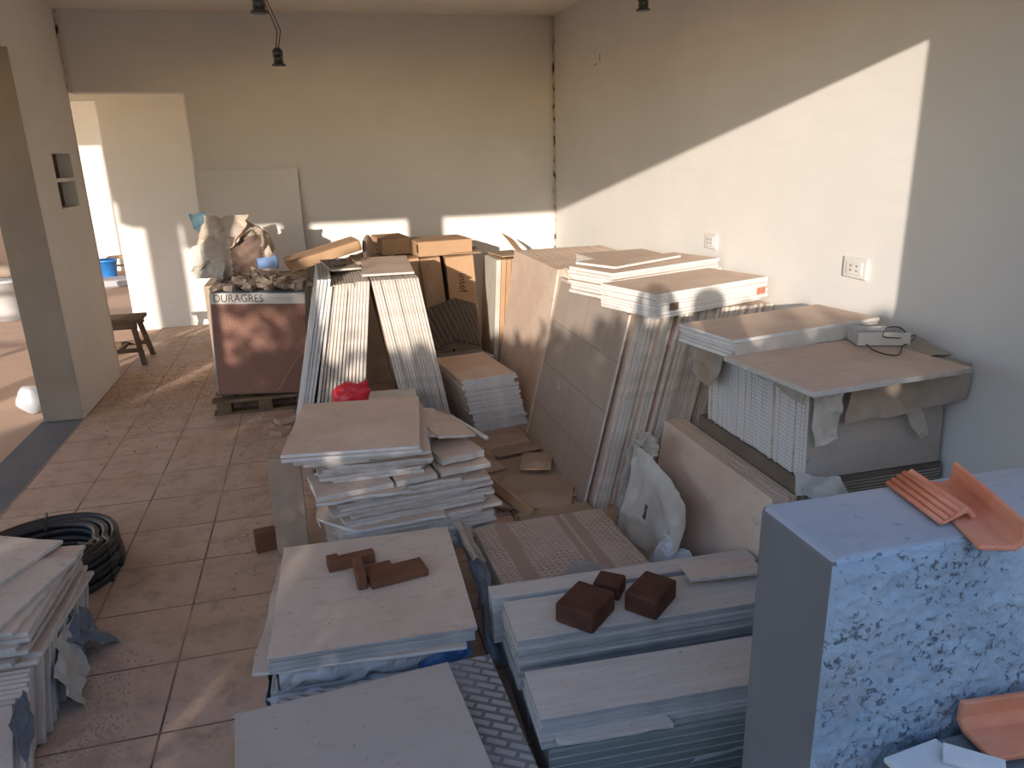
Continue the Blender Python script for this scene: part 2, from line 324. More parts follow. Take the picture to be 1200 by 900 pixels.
def blob(name, mats, c, r, amp=0.25, fr=6, seed=0.0, flat=None, sub=4, parent=None, R=None, matfn=None):
    bm = bmesh.new(); bmesh.ops.create_icosphere(bm, subdivisions=sub, radius=1.0); c = V(c)
    for v in bm.verts:
        d = v.co.normalized(); q = V((d.x*r[0], d.y*r[1], d.z*r[2]))
        k = 1+amp*(noise.noise(q*fr+V((seed, 0, 0)))+0.6*abs(noise.noise(q*fr*2.1+V((0, seed, 0)))))
        q = q*k
        if R is not None: q = R @ q
        q += c
        if flat is not None and q.z < flat: q.z = flat
        v.co = q
    me = bpy.data.meshes.new(name); bm.to_mesh(me); bm.free()
    for x in (mats if isinstance(mats, (list, tuple)) else [mats]): me.materials.append(MT[x])
    for p in me.polygons:
        p.use_smooth = True
        if matfn: p.material_index = matfn(p.center)
    o = bpy.data.objects.new(name, me); COL.objects.link(o)
    if parent: o.parent = parent
    return o
def tile_mesh(name, w_, d_, t_, mats, chip=0, seed=0, wob=0.0):
    """one tile: outline w_ x d_ (optionally with a chipped corner and wavy edges), thickness t_"""
    rd = random.Random(seed); hw, hd = w_/2, d_/2
    pts = [(-hw, -hd), (hw, -hd), (hw, hd), (-hw, hd)]; out = []
    for i in range(4):
        a, b = V(pts[i]).to_2d(), V(pts[(i+1) % 4]).to_2d()
        if chip and i == seed % 4:
            q = a.lerp(V(pts[i-1]).to_2d(), chip*rd.uniform(0.6, 1)); out.append((q.x, q.y)); q = a.lerp(b, chip*rd.uniform(0.6, 1.0)); out.append((q.x, q.y))
        else: out.append((a.x, a.y))
        if wob:
            nn = V((-(b-a).y, (b-a).x)).to_2d().normalized()
            for k in range(1, 6):
                q = a.lerp(b, k/6)+nn*rd.uniform(-wob, wob); out.append((q.x, q.y))
    o = MB().prism(out, 0, t_, 0, 1).obj(name, mats, bev=0.0012)
    COL.objects.unlink(o); return o
def put(src, name, loc, R, label, cat, group=None):
    o = src.copy(); o.name = name; COL.objects.link(o)
    o.matrix_basis = Matrix.Translation(V(loc)) @ R.to_4x4()
    return tag(o, label, cat, group)
def flat_stack(name, cx, cy, z, yaw, w_, d_, t_, n, mats, label, cat, group, top=None, topname=None, jit=0.006, jy=1.2, topmats=None, slide=(0, 0), chips=True, gap=0.0004, tilt=None, seed=0):
    rd = random.Random(seed+int(cx*100)+n); vars_ = [tile_mesh(name, w_, d_, t_, mats, 0.06 if (chips and k == 1) else 0, k+seed, 0.0015 if k else 0) for k in range(3)]
    for i in range(n):
        last = i == n-1 and top
        src = tile_mesh(topname or name, w_, d_, t_, topmats or mats, 0, 3, 0) if last else vars_[rd.randrange(3)]
        R = rz(yaw+rd.uniform(-jy, jy)*(0 if last else 1))
        if tilt is not None: R = tilt @ R
        off = V((rd.uniform(-jit, jit)+slide[0]*i, rd.uniform(-jit, jit)+slide[1]*i, i*(t_+gap)))
        if last: off.x, off.y = slide[0]*i, slide[1]*i
        if tilt is not None: off = tilt @ off
        put(src, (topname or name) if last else name, V((cx, cy, z))+off, R, top if last else label, cat, None if last else group)
    return z+n*(t_+gap)
def lean_stack(name, base, udir, step, lean, w_, h_, t_, n, mats, label, cat, group, first=None, firstmats=None, jit=0.008, jz=0.0, gap=0.0015, seed=0, sub=None, fan=0.0):
    """upright tiles: udir = along the tile's foot, step = the way the row goes, lean degrees towards step"""
    rd = random.Random(seed+n); u = V(udir).normalized(); st = V(step).normalized()
    vars_ = [tile_mesh(name, w_, h_, t_, mats, 0.05 if k == 1 else 0, k+seed, 0.002 if k else 0) for k in range(3)]
    x = 0.0
    for i in range(n):
        a = math.radians(lean+fan*i); vd = V((0, 0, 1))*math.cos(a)+st*math.sin(a); nd = u.cross(vd)
        fl = first and i == 0
        src = tile_mesh(name, w_, h_, t_, firstmats or mats, 0, 0, 0) if fl else vars_[rd.randrange(3)]
        R = Matrix((u, vd, nd)).transposed()
        c = V(base)+st*x+u*rd.uniform(-jit, jit)*(0 if fl else 1)+vd*(h_/2+rd.uniform(0, jz))
        if nd.dot(st) < 0: c = c - nd*0            # local +z runs against the row: the tile's thickness fills backwards
        put(src, name, c, R, first if fl else label, cat, None if fl else group)
        x += (t_+gap)/math.cos(a)+h_*math.radians(abs(fan))*1.05
def carton(name, loc, R, w_, d_, h_, label, cat='box', group=None, mats='card', tape=True, flapmat=None, open_top=False):
    e = empty(name, loc, label, cat, group, R)
    MB().box((-w_/2, -d_/2, 0), (w_/2, d_/2, h_-0.003)).obj('box_body', mats, e, 0.004)
    f = MB()
    f.box((-w_/2+0.001, -d_/2+0.001, h_-0.0028), (w_/2-0.001, -0.0015, h_)); f.box((-w_/2+0.001, 0.0015, h_-0.0028), (w_/2-0.001, d_/2-0.001, h_))
    tf = f.obj('top_flap', flapmat or mats, e, 0.001)
    if tape: MB().box((-w_/2-0.0008, -0.025, h_), (w_/2+0.0008, 0.025, h_+0.0008)).obj('tape', 'cardpale', tf)
    return e
def text_obj(body, name, size, mat, parent, loc, R, depth=0.0006, sx=1.0):
    c = bpy.data.curves.new(name, 'FONT'); c.body = body; c.size = size; c.extrude = depth; c.align_x = 'CENTER'; c.align_y = 'CENTER'
    o = bpy.data.objects.new(name, c); me = bpy.data.meshes.new_from_object(o); bpy.data.objects.remove(o)
    me.materials.clear(); me.materials.append(MT[mat]); o = bpy.data.objects.new(name, me); COL.objects.link(o); o.parent = parent
    o.matrix_basis = Matrix.Translation(V(loc)) @ R.to_4x4() @ Matrix.Diagonal((sx, 1, 1, 1)); return o

# ------------------------------------------------------------------ the setting
H = 2.62
struct(MB().box((-1.6, 0.4, -0.1), (2.0, 8.05, 0)), 'floor', 'floor')
struct(MB().box((-16, -11, -0.2), (9, 16, -0.012)), 'ground', 'ground')
struct(MB().box((-1.86, 0.9, -0.1), (-1.6, 5.6, -0.004)), 'trim_1', 'cement')
struct(MB().box((-5.0, 0.98, H), (2.2, 8.2, H+0.16)), 'ceiling', 'ceil')
struct(MB().box((2.0, 0.98, -0.1), (2.2, 6.45, H)), 'wall_right', 'wall_r')
struct(MB().box((-0.838, 6.27, -0.1), (2.0, 6.45, H)).box((-1.6, 6.27, 2.085), (-0.838, 6.45, H)), 'wall_back', 'wall_b')
pier = MB()                                                # left wall: pier with two electrical niches, beam over the wide opening
y0, y1, z0, z1, zm = 5.63, 6.03, 1.32, 1.67, 1.50
for lo, hi in (((5.22, 0), (6.27, z0)), ((5.22, z1), (6.27, H)), ((5.22, z0), (y0, z1)), ((y1, z0), (6.27, z1)), ((y0, zm-0.012), (y1, zm+0.012))):
    pier.box((-1.84, lo[0], lo[1]), (-1.6, hi[0], hi[1]))
pier.box((-1.84, y0, z0), (-1.69, y1, z1), 2); pier.box((-1.84, 1.22, 2.25), (-1.6, 5.22, H))
pier.box((-1.838, 5.216, 0), (-1.602, 5.2205, 2.25), 1)
struct(pier, 'wall_left', ['wall_l', 'cement_w', 'niche'])
struct(MB().box((-1.62, 0.98, 2.17), (2.0, 1.22, H)).box((1.525, 0.98, 0.9), (2.0, 1.22, 2.17)), 'wall_front', 'wall')
for k, (xa, xb, ya, yb, zt) in enumerate([(-1.62, -1.43, 0.98, 1.22, 2.17), (-2.61, -2.47, 1.04, 1.16, H), (-3.82, -3.47, 1.0, 1.2, H), (-4.80, -4.57, 1.0, 1.2, H)]):
    struct(MB().box((xa, ya, -0.1), (xb, yb, zt)), 'trim_%d' % (k+2), 'cement')
struct(MB().box((-5.0, 0.98, 2.43), (-4.45, 1.22, H)).box((-4.45, 0.98, 2.17), (-1.62, 1.22, H)), 'trim_6', 'wall')
struct(MB().box((-1.846, 8.05, -0.1), (0.9, 8.2, H)).box((-3.5, 8.05, 2.157), (-1.846, 8.2, H)), 'wall_passage', 'wall')
struct(MB().box((0.75, 6.45, -0.1), (0.9, 8.05, H)), 'wall_passage_end', 'wall')  # unseen end wall, added to stop light leaking into the passage
struct(MB().box((-9, 12.9, -0.1), (-1, 13.1, 3.0)), 'wall_courtyard', 'wall')
struct(MB().box((-9, 8.2, 3.0), (0.9, 13.1, 3.1)), 'roof', 'wall')  # unseen slab, added to keep sky light off the courtyard wall
struct(MB().box((-9, 7.95, 2.86), (-5.05, 8.15, 4.2)).box((-5.2, 7.95, -0.1), (-5.05, 8.15, 2.86)), 'trim_7', 'wall')  # unseen beam and post, added to shade the upper courtyard wall
def parapet():
    mb = MB(); x0, x1, ya, yb, zt = 0.82, 2.0, 0.985, 1.22, 0.9
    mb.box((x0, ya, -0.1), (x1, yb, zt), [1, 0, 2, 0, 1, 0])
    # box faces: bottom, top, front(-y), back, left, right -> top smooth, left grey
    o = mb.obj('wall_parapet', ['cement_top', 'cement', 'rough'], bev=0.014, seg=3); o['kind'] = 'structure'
    g = MB(); nx, nz = 200, 150; vs = []; fs = []
    for j in range(nz+1):
        for i in range(nx+1):
            x = x0+0.001+(x1-x0-0.001)*i/nx; z = -0.1+(zt+0.090)*j/nz
            edge = min(i/3.0, (nz-j)/3.0, 1.0)
            wavy = 0.012*noise.noise(V((x*14, 0, z*9)))
            d = 0.005*edge+0.004*noise.noise(V((x*30, 1, z*30)))*edge+0.005*noise.noise(V((x*75, 1, z*75)))*edge
            vs.append((x+(0.4*abs(wavy) if i < 3 else 0), ya-d-0.001+(0.006 if i == 0 else 0), z-(0.6*abs(wavy) if j > nz-4 else 0)))
    for j in range(nz):
        for i in range(nx): a = j*(nx+1)+i; fs.append((a, a+1, a+nx+2, a+nx+1))
    g.add(vs, fs, 0, True); q = g.obj('roughcast', 'rough', o)
    return o
parapet()

# ------------------------------------------------------------------ outside behind the camera: hedge and photographer
def hedge():
    rd = random.Random(11); mb = MB()
    def top(x):
        n = noise.noise(V((x*1.3, 0, 3)))*0.04+noise.noise(V((x*4.5, 2, 3)))*0.06
        base = 1.96 if x > -1.8 else 1.88 if x > -4.6 else (1.50 if x < -5.6 else 1.50+0.38*(x+5.6))
        return base+n
    def leaf(p, s):
        a = V((rd.gauss(0, 1), rd.gauss(0, 1), rd.gauss(0, 1))).normalized(); b = a.orthogonal().normalized()
        b = Matrix.Rotation(rd.uniform(0, 6.28), 3, a) @ b
        mb.add([p-a*s, p+b*s*0.45, p+a*s, p-b*s*0.45], [(0, 1, 2, 3)])
    for i in range(30000):
        x = rd.uniform(-8.5, 3.2); z = top(x)*rd.random()
        if rd.random() < max(0, noise.noise(V((x*3.2, 7, z*3.2)))-0.22)*3.4*(1 if x < -1.9 and z > 1.15 else 0): continue
        leaf(V((x, rd.uniform(-2.9, -2.3), z)), rd.uniform(0.06, 0.10))
    mb.box((-1.75, -2.65, 0), (3.2, -2.5, 1.74))  # solid core added to stop sun leaking through onto the foreground
    for i in range(420):                                   # a loose tall shoot
        x = rd.gauss(-3.72, 0.27); z = rd.uniform(1.7, 2.55)
        leaf(V((x, rd.uniform(-2.8, -2.4), z)), rd.uniform(0.05, 0.09))
    o = mb.obj('hedge', 'leaf'); tag(o, 'leafy green garden hedge behind the photographer', 'hedge', kind='stuff')
hedge()
def rail_fence():
    e = empty('rail_fence', (-9.5, 2.0, 0), 'wooden rail fence standing in the yard outside the opening', 'fence')
    for z in (1.18, 1.47, 1.74): MB().box((-4.0, -0.02, z-0.028), (4.3, 0.02, z+0.028)).obj('rail', 'wood', e)
    for x in (-4, -1.2, 1.5, 4.2): MB().box((x-0.04, 0.02, -0.01), (x+0.04, 0.1, 1.8)).obj('post', 'wood', e)
rail_fence()
def photographer():
    e = empty('person', (0.12, -0.36, -0.012), 'person in a dark shirt holding up a phone', 'person')
    J = {}; E = []; Rr = []; P = []
    def j(n, p, r, par=None):
        J[n] = len(P); P.append(V(p)); Rr.append(r)
        if par: E.append((J[par], J[n]))
    j('pelvis', (0, 0, 0.92), 0.145); j('waist', (0, 0.01, 1.08), 0.135, 'pelvis'); j('chest', (0, 0, 1.30), 0.155, 'waist'); j('neckb', (0, 0, 1.44), 0.075, 'chest')
    j('neck', (0, 0.02, 1.51), 0.055, 'neckb'); j('head', (0, 0.035, 1.60), 0.085, 'neck'); j('crown', (0, 0.03, 1.69), 0.07, 'head')
    for s, nm in ((-1, 'l'), (1, 'r')):
        j('sh'+nm, (s*0.17, 0, 1.41), 0.06, 'neckb'); j('el'+nm, (s*0.30 - 0.03, 0.10, 1.22), 0.045, 'sh'+nm); j('wr'+nm, (-0.12+s*0.085, 0.29, 1.50), 0.03, 'el'+nm)
        j('ha'+nm, (-0.12+s*0.075, 0.315, 1.56), 0.028, 'wr'+nm)
        for k in range(4): j('f%d%s' % (k, nm), (-0.12+s*0.066, 0.335-0.004*k, 1.575+0.018*k), 0.009, 'ha'+nm); j('g%d%s' % (k, nm), (-0.12+s*0.04, 0.338-0.004*k, 1.578+0.018*k), 0.008, 'f%d%s' % (k, nm))
        j('hip'+nm, (s*0.095, 0, 0.86), 0.095, 'pelvis'); j('kn'+nm, (s*0.11, 0.02, 0.48), 0.062, 'hip'+nm); j('an'+nm, (s*0.12, -0.01, 0.09), 0.042, 'kn'+nm); j('to'+nm, (s*0.13, 0.15, 0.035), 0.035, 'an'+nm)
    me = bpy.data.meshes.new('body'); me.from_pydata(P, E, []); me.materials.append(MT['shirt'])
    o = bpy.data.objects.new('body', me); COL.objects.link(o); o.parent = e
    o.modifiers.new('skin', 'SKIN'); ly = me.skin_vertices[0] if me.skin_vertices else None
    if ly is None:
        bm = bmesh.new(); bm.from_mesh(me); bm.verts.layers.skin.verify(); bm.to_mesh(me); bm.free(); ly = me.skin_vertices[0]
    for i, r in enumerate(Rr): ly.data[i].radius = (r, r)
    ly.data[0].use_root = True
    sb = o.modifiers.new('smooth', 'SUBSURF'); sb.levels = 1; sb.render_levels = 2
    ph = MB().box((-0.038, -0.045, -0.075), (0.038, -0.036, 0.075)).obj('phone', 'black', bev=0.006, loc=(0, 0, 1.575)); tag(ph, 'black phone held up in both hands', 'phone')
photographer()

# ------------------------------------------------------------------ courtyard and left side things
def bucket(name, loc, r, h, mat, label):
    e = empty(name, loc, label, 'bucket')
    MB().lathe([(r*0.8, 0), (r*0.84, 0.01), (r, h), (r*1.06, h), (r*1.06, h-0.03), (r*1.02, h-0.035), (r*0.97, h-0.002), (r*0.8, 0.02)], 28).obj('bucket_body', mat, e)
    pts = [V((r*1.06*math.cos(a), -0.25*r*math.sin(a)-0.02, h-0.03-0.55*r*math.sin(a))) for a in [math.pi*k/12 for k in range(13)]]
    MB().tube(pts, 0.004).obj('handle', 'wire', e); return e
bucket('bucket', (-3.36, 9.25, -0.012), 0.19, 0.44, 'bucketw', 'white plastic bucket on the sunlit floor beyond the left opening')
MB().lathe([(0.09, 0), (0.13, 0.03), (0.12, 0.10), (0.05, 0.13)], 14).obj('mortar_lump', 'rubble', loc=(-3.3, 9.3, 0.44))
tag(bpy.data.objects['mortar_lump'], 'grey mortar lump sitting on the white bucket', 'rubble')
bucket('bucket', (-3.02, 12.15, -0.012), 0.14, 0.27, 'bluebucket', 'bright blue bucket beside a small stool at the courtyard wall')
def small_stool():
    e = empty('stool', (-2.90, 12.62, -0.012), 'small greenish wooden stool next to the blue bucket', 'stool')
    MB().box((-0.2, -0.1, 0.23), (0.2, 0.1, 0.26)).obj('seat', 'woodlight', e, 0.003)
    for sx in (-1, 1):
        for sy in (-1, 1): MB().box((sx*0.18-0.02, sy*0.08-0.02, 0), (sx*0.18+0.02, sy*0.08+0.02, 0.23)).obj('leg', 'woodlight', e, 0.002)
    MB().box((-0.17, -0.012, 0.1), (0.17, 0.012, 0.13)).obj('stretcher', 'woodlight', e)
small_stool()
tag(MB().box((-0.45, -0.22, 0), (0.45, 0.22, 0.09)).obj('stone_block', 'cement_top', bev=0.015, loc=(-3.0, 11.35, -0.012), R=rz(6)), 'grey stone slab lying on the striped courtyard floor', 'slab')
def sawhorse():
    e = empty('stool', (-1.62, 6.72, -0.004), 'dark wooden work stool half hidden by the pier in the doorway', 'stool')
    MB().box((-0.24, -0.16, 0.42), (0.16, 0.16, 0.455)).obj('seat', 'wood', e, 0.004)
    MB().box((-0.2, -0.155, 0.36), (0.13, -0.125, 0.42)).obj('apron', 'wood', e, 0.002); MB().box((-0.2, 0.125, 0.36), (0.13, 0.155, 0.42)).obj('apron', 'wood', e, 0.002)
    for sx, sy in ((-1, -1), (-1, 1), (1, -1), (1, 1)):
        t = V((-0.04+sx*0.13, sy*0.11, 0.42)); b = V((-0.04+sx*0.19, sy*0.19, 0)); q = V((0.02, 0, 0)); r_ = V((0, 0.02, 0))
        MB().add([b-q-r_, b+q-r_, b+q+r_, b-q+r_, t-q-r_, t+q-r_, t+q+r_, t-q+r_], [(0, 3, 2, 1), (4, 5, 6, 7), (0, 1, 5, 4), (1, 2, 6, 5), (2, 3, 7, 6), (3, 0, 4, 7)]).obj('leg', 'wood', e, 0.003)
    for sy in (-1, 1): MB().box((-0.21, sy*0.16-0.012, 0.13), (0.13, sy*0.16+0.012, 0.17)).obj('stretcher', 'wood', e, 0.002)
    MB().box((-0.055, -0.16, 0.135), (-0.025, 0.16, 0.165)).obj('stretcher', 'wood', e, 0.002)
    e.scale = (0.95, 0.95, 0.84)
sawhorse()
blob('plastic_bag', 'plastic', (-1.99, 5.50, 0.09), (0.08, 0.08, 0.10), 0.35, 14, 2.0, -0.012, 3); tag(bpy.data.objects['plastic_bag'], 'crumpled bluish plastic bag at the foot of the pier, outside', 'bag')
struct(MB().box((-9.5, 12.2, -0.1), (-4.55, 12.4, 0.95)), 'wall_yard', 'orange')
tag(MB().box((-0.5, -0.025, 0), (0.5, 0.025, 0.2)).obj('timber_board', 'dkcloth', bev=0.003, loc=(-4.7, 11.0, -0.012), R=rz(10)), 'brown timber board on edge in the yard behind the white bucket', 'board')

# leaning board on the back wall
t_ = math.radians(4)
tag(MB().box((-0.375, -0.006, 0), (0.375, 0.006, 0.78)).obj('plaster_board', 'wall', bev=0.001, loc=(-0.47, 6.20, 0.745), R=rx(-3.5)), 'pale square board leaning on the back wall behind the sack', 'board')
tag(MB().box((-0.36, -0.28, 0), (0.36, 0.25, 0.742)).obj('cardboard_carton', 'cardpale', bev=0.004, loc=(-0.46, 5.98, 0)), 'dusty carton standing under the leaning board against the back wall', 'box')

# ------------------------------------------------------------------ fittings
def outlet(c, w_, h_, label, mods):
    e = empty('power_outlet', (2.0, c[0], c[1]), label, 'outlet')
    MB().box((-0.012, -w_/2, -h_/2), (0, w_/2, h_/2)).obj('cover_plate', 'outlet', e, 0.005, seg=2)
    MB().box((-0.016, -w_*0.33, -h_*0.32), (-0.011, w_*0.33, h_*0.32)).obj('socket_insert', 'outlet', e, 0.002)
    for k in range(mods):
        y = (k-(mods-1)/2)*w_*0.26
        for dz in (-0.012, 0.006):
            for dy in (-0.004, 0.003): MB().box((-0.0168, y+dy, dz-0.001), (-0.0155, y+dy+0.003, dz+0.006)).obj('socket_hole', 'slot', e)
outlet((2.462, 1.137), 0.135, 0.08, 'wide white outlet plate beside the bright shadow edge on the right wall', 2)
outlet((3.58, 1.125), 0.12, 0.08, 'small white outlet just above the flat tiles on the right wall', 2)
e = empty('junction_box', (2.0, 5.28, 2.22), 'small open junction box high on the right wall near the corner', 'box')
f = MB(); f.box((-0.006, -0.065, -0.055), (0, 0.065, -0.045)).box((-0.006, -0.065, 0.045), (0, 0.065, 0.055)).box((-0.006, -0.065, -0.045), (0, -0.055, 0.045)).box((-0.006, 0.055, -0.045), (0, 0.065, 0.045)); f.obj('box_rim', 'wall', e)
MB().box((-0.004, -0.055, -0.045), (-0.0005, 0.055, 0.045)).obj('cover', 'wall_r', e)
for g in (((-0.062, -0.04), (-0.052, 0.0)), ((0.0, -0.06), (0.01, -0.05)), ((0.04, -0.062), (0.05, -0.052))): MB().box((-0.0065, g[0][0], g[0][1]), (-0.0035, g[1][0], g[1][1])).obj('gap', 'slot', e)
def pendant(p, label, bend, s=1.0):
    e = empty('lamp_socket', p, label, 'lamp', 'bare lamp holders on the ceiling')
    MB().lathe([(0.008*s, 0.034*s), (0.017*s, 0.026*s), (0.019*s, 0.006*s), (0.016*s, 0.004*s), (0.017*s, -0.018*s), (0.024*s, -0.021*s), (0.024*s, -0.026*s), (0.012*s, -0.026*s)], 18).obj('socket', 'black', e)
    top = H-p.z; q = [V((0, 0, 0.03*s))]+[V((bx, by, z)) for bx, by, z in bend]+[V((bend[-1][0]-0.01, 0, top))] if bend else [V((0, 0, 0.03*s)), V((0.004, 0, top*0.5)), V((0, 0, top))]
    pts = []
    for i in range(len(q)-1):
        for k in range(6): pts.append(q[i].lerp(q[i+1], k/6))
    pts.append(q[-1])
    for d in (-0.003, 0.003): MB().tube([v+V((d+0.003*math.sin(v.z*14)*(1 if d > 0 else -1), 0, 0)) for v in pts], 0.002, 6).obj('cord', 'wire', e)
    MB().lathe([(0.03, 0), (0.03, -0.012), (0.01, -0.02)], 16, (pts[-1].x, pts[-1].y, top)).obj('ceiling_rose', 'outlet', e)
pendant(PY(326, 68, 3.0), 'black lamp socket hanging lowest on a long twisted cord', [(0.012, 0, 0.09), (-0.035, 0, 0.22)])
pendant(PY(303, 3, 2.3), 'black lamp socket at the top edge, left of the long cord', [])
pendant(PY(754, 3, 2.6), 'black lamp socket at the top edge before the right wall', [])

# ------------------------------------------------------------------ pallet with the DURAGRES carton
PB = (-0.43, 5.25, 0)
def pallet():
    e = empty('wooden_pallet', PB, 'weathered wooden pallet under the large brown printed carton', 'pallet', R=rz(-1))
    for y in (-0.26, -0.08, 0.1, 0.27): MB().box((-0.33, y-0.045, 0.085), (0.33, y+0.045, 0.105)).obj('deck_board', 'wood', e, 0.002)
    for x in (-0.26, 0.0, 0.27):
        for y in (-0.25, 0.0, 0.25): MB().box((x-0.045, y-0.05, 0.018), (x+0.045, y+0.05, 0.085)).obj('block', 'wood', e, 0.003)
    for y in (-0.25, 0.0, 0.25): MB().box((-0.33, y-0.04, 0), (0.33, y+0.04, 0.018)).obj('base_board', 'wood', e, 0.002)
pallet()
def duragres():
    R = rz(-2) @ ry(3.5); e = empty('tile_carton', (PB[0], PB[1]-0.01, 0.125), 'large brown printed tile carton with a white header, on the pallet', 'box', R=R)
    w2, d2, h = 0.29, 0.27, 0.665
    MB().box((-w2, -d2, 0), (w2, d2, h)).obj('box_body', 'cartonblue', e, 0.006)
    MB().box((-w2+0.008, -d2-0.0022, 0.002), (w2-0.003, -d2+0.001, h-0.07)).obj('printed_panel', 'duraprint', e)
    MB().box((-w2+0.004, -d2-0.002, h-0.07), (w2-0.003, -d2+0.001, h-0.004)).obj('header', 'header', e)
    hd = bpy.data.objects['header']
    text_obj('DURAGRES', 'header_lettering', 0.070, 'ink', hd, (-0.118, -d2-0.0028, h-0.036), rx(90), sx=0.86)
    MB().tube([(0.10+0.0045*k, -d2-0.0024, h-0.036+0.008*math.sin(k*1.3)*(1 if k % 5 else 1.6)) for k in range(25)], 0.0011, 5).obj('script_mark', 'cardgrey', hd)
    MB().box((-w2-0.0015, -d2+0.01, 0.16), (-w2+0.002, d2, 0.40)).obj('side_panel', 'paper', e)
    MB().box((-w2+0.01, -d2-0.006, -0.001), (w2-0.02, -d2+0.03, 0.006)).obj('bottom_lip', 'carddark', e)
    return e
duragres()
tag(MB().tube([PY(326, 458, 4.86), PY(345, 425, 4.90), PY(357, 412, 4.92)], 0.004, 6).obj('stick', 'woodlight'), 'thin straw-coloured stick leaning on the brown printed carton', 'stick')
# heap on top of the carton
def rubble():
    rd = random.Random(3); mb = MB()
    for i in range(170):
        a, b = rd.gauss(0, 1), rd.gauss(0, 1)
        x = -0.37+max(-0.27, min(0.30, a*0.16)); y = 5.16+max(-0.2, min(0.22, b*0.1)); r = rd.uniform(0.012, 0.04)
        z = 0.812+0.05*math.exp(-((x+0.40)/0.16)**2-((y-5.2)/0.14)**2)*rd.uniform(0.2, 1.2)+r*0.3 - 0.05*(x+0.37)
        R = rz(rd.uniform(0, 360)) @ rx(rd.uniform(-40, 40))
        vs = [R @ V((sx*r*rd.uniform(.5, 1.2), sy*r*rd.uniform(.5, 1), sz*r*rd.uniform(.3, .7)))+V((x, y, z)) for sz in (-1, 1) for sy in (-1, 1) for sx in (-1, 1)]
        mb.add(vs, [(0, 2, 3, 1), (4, 5, 7, 6), (0, 1, 5, 4), (2, 6, 7, 3), (0, 4, 6, 2), (1, 3, 7, 5)])
    tag(mb.obj('plaster_rubble', 'rubble'), 'heap of broken plaster rubble on top of the printed carton', 'rubble', kind='stuff')
rubble()
e = empty('cement_sack', (-0.52, 5.34, 0.845), 'slumped dusty cement sack with a reddish print, on top of the carton', 'sack')
def sackmat(c): return 1 if (c.x > -0.03 and c.y < 0.02 and c.z < 0.28 and c.x < 0.16 and c.z > 0.03) else 0
b = blob('sack_body', ['sack', 'sackred'], (-0.02, 0.02, 0.17), (0.21, 0.17, 0.21), 0.32, 5.5, 4.2, 0.0, 5, e, matfn=sackmat)
sheet_obj('torn_flap', 'sack', bil((-0.27, -0.16, 0.05), (0.02, -0.17, 0.24), (0.10, -0.06, 0.40), (-0.17, -0.02, 0.40)), 18, 14, 0.030, 9, 3.3, 0.003, e)
sheet_obj('paper_fold', 'paper', bil((-0.25, -0.19, 0.02), (-0.08, -0.20, 0.03), (-0.08, -0.13, 0.22), (-0.26, -0.1, 0.22)), 14, 12, 0.022, 11, 7.3, 0.003, e)
sheet_obj('side_fold', 'sack', bil((0.10, -0.10, 0.02), (0.26, -0.06, 0.0), (0.17, -0.02, 0.30), (0.06, -0.09, 0.33)), 14, 12, 0.018, 10, 5.3, 0.003, e)
sheet_obj('print', 'inkbrown', bil((0.0, -0.175, 0.22), (0.07, -0.165, 0.30), (0.085, -0.15, 0.34), (0.01, -0.165, 0.255)), 8, 3, 0.004, 20, 2.3, 0.002, e)
sheet_obj('blue_rag', 'slateplastic', bil((-0.06, 0, 0), (0.03, 0, -0.03), (0.02, 0.05, 0.10), (-0.08, 0.04, 0.09)), 8, 8, 0.01, 14, 1.3, 0.003); r = bpy.data.objects['blue_rag']
r.data.materials[0] = MT['teal']; r.location = PY(238, 268, 5.33); tag(r, 'faded blue rag poking out left of the dusty sack', 'cloth')
pb = PY(312, 308, 5.02)
tag(MB().lathe([(0.034, -0.055), (0.036, -0.055), (0.036, 0.05), (0.044, 0.05), (0.044, 0.07), (0.037, 0.07), (0.03, 0.06), (0.03, -0.05)], 20, pb, R=rz(12) @ ry(88)).obj('pipe_piece', 'pipe'), 'short blue plastic pipe lying on the plaster rubble', 'pipe')

# ------------------------------------------------------------------ upright stacks left of the middle
lean_stack('stoneware_tile', (-0.25, 4.33, 0), (0, 1, 0), (1, 0, 0), 13.0, 0.66, 1.02, 0.016, 4, ['cartonblue', 'white'], 'white edged tile upright at the left end of the leaning row', 'tile', 'white edged tiles at the left end of the upright row', first='whitish tile leaning outermost beside the brown printed carton', firstmats=['white', 'white'], seed=1)
lean_stack('stoneware_tile', (-0.155, 4.34, 0), (0, 1, 0), (1, 0, 0), 11.5, 0.66, 0.975, 0.0145, 13, ['tan', 'edge'], 'off-white tile on edge in the upright row behind the red bag', 'tile', 'upright tiles leaning right behind the red bag', jit=0.012, seed=2, fan=-0.38, gap=0.001)
lean_stack('stoneware_tile', (0.655, 4.37, 0), (0, 1, 0), (-1, 0, 0), 9.5, 0.66, 0.975, 0.0145, 16, ['tan', 'edge'], 'off-white tile on edge in the upright row leaning left, beside the dark gap', 'tile', 'upright tiles leaning left beside the dark gap', jit=0.012, seed=3, first='outermost off-white tile at the right end of the left-leaning row', gap=0.0012)
tp = tile_mesh('tile_top', 0.28, 0.66, 0.012, ['tan', 'edge'], 0, 1)
put(tp, 'stoneware_tile', (0.37, 4.40, 0.985), rz(-3) @ rx(0.6), 'tan tile laid flat over the top of the left-leaning upright row', 'tile')
put(tile_mesh('tile_top', 0.17, 0.40, 0.012, ['cardpale', 'edge'], 0.2, 2), 'stoneware_tile', (0.115, 4.50, 0.992), rz(8) @ rx(1), 'dusty tile piece lying across the top of the upright row behind the red bag', 'tile')
e = empty('tape_roll', (0.10, 4.42, 1.006), 'dark tape roll lying on top of the upright tiles', 'tape')
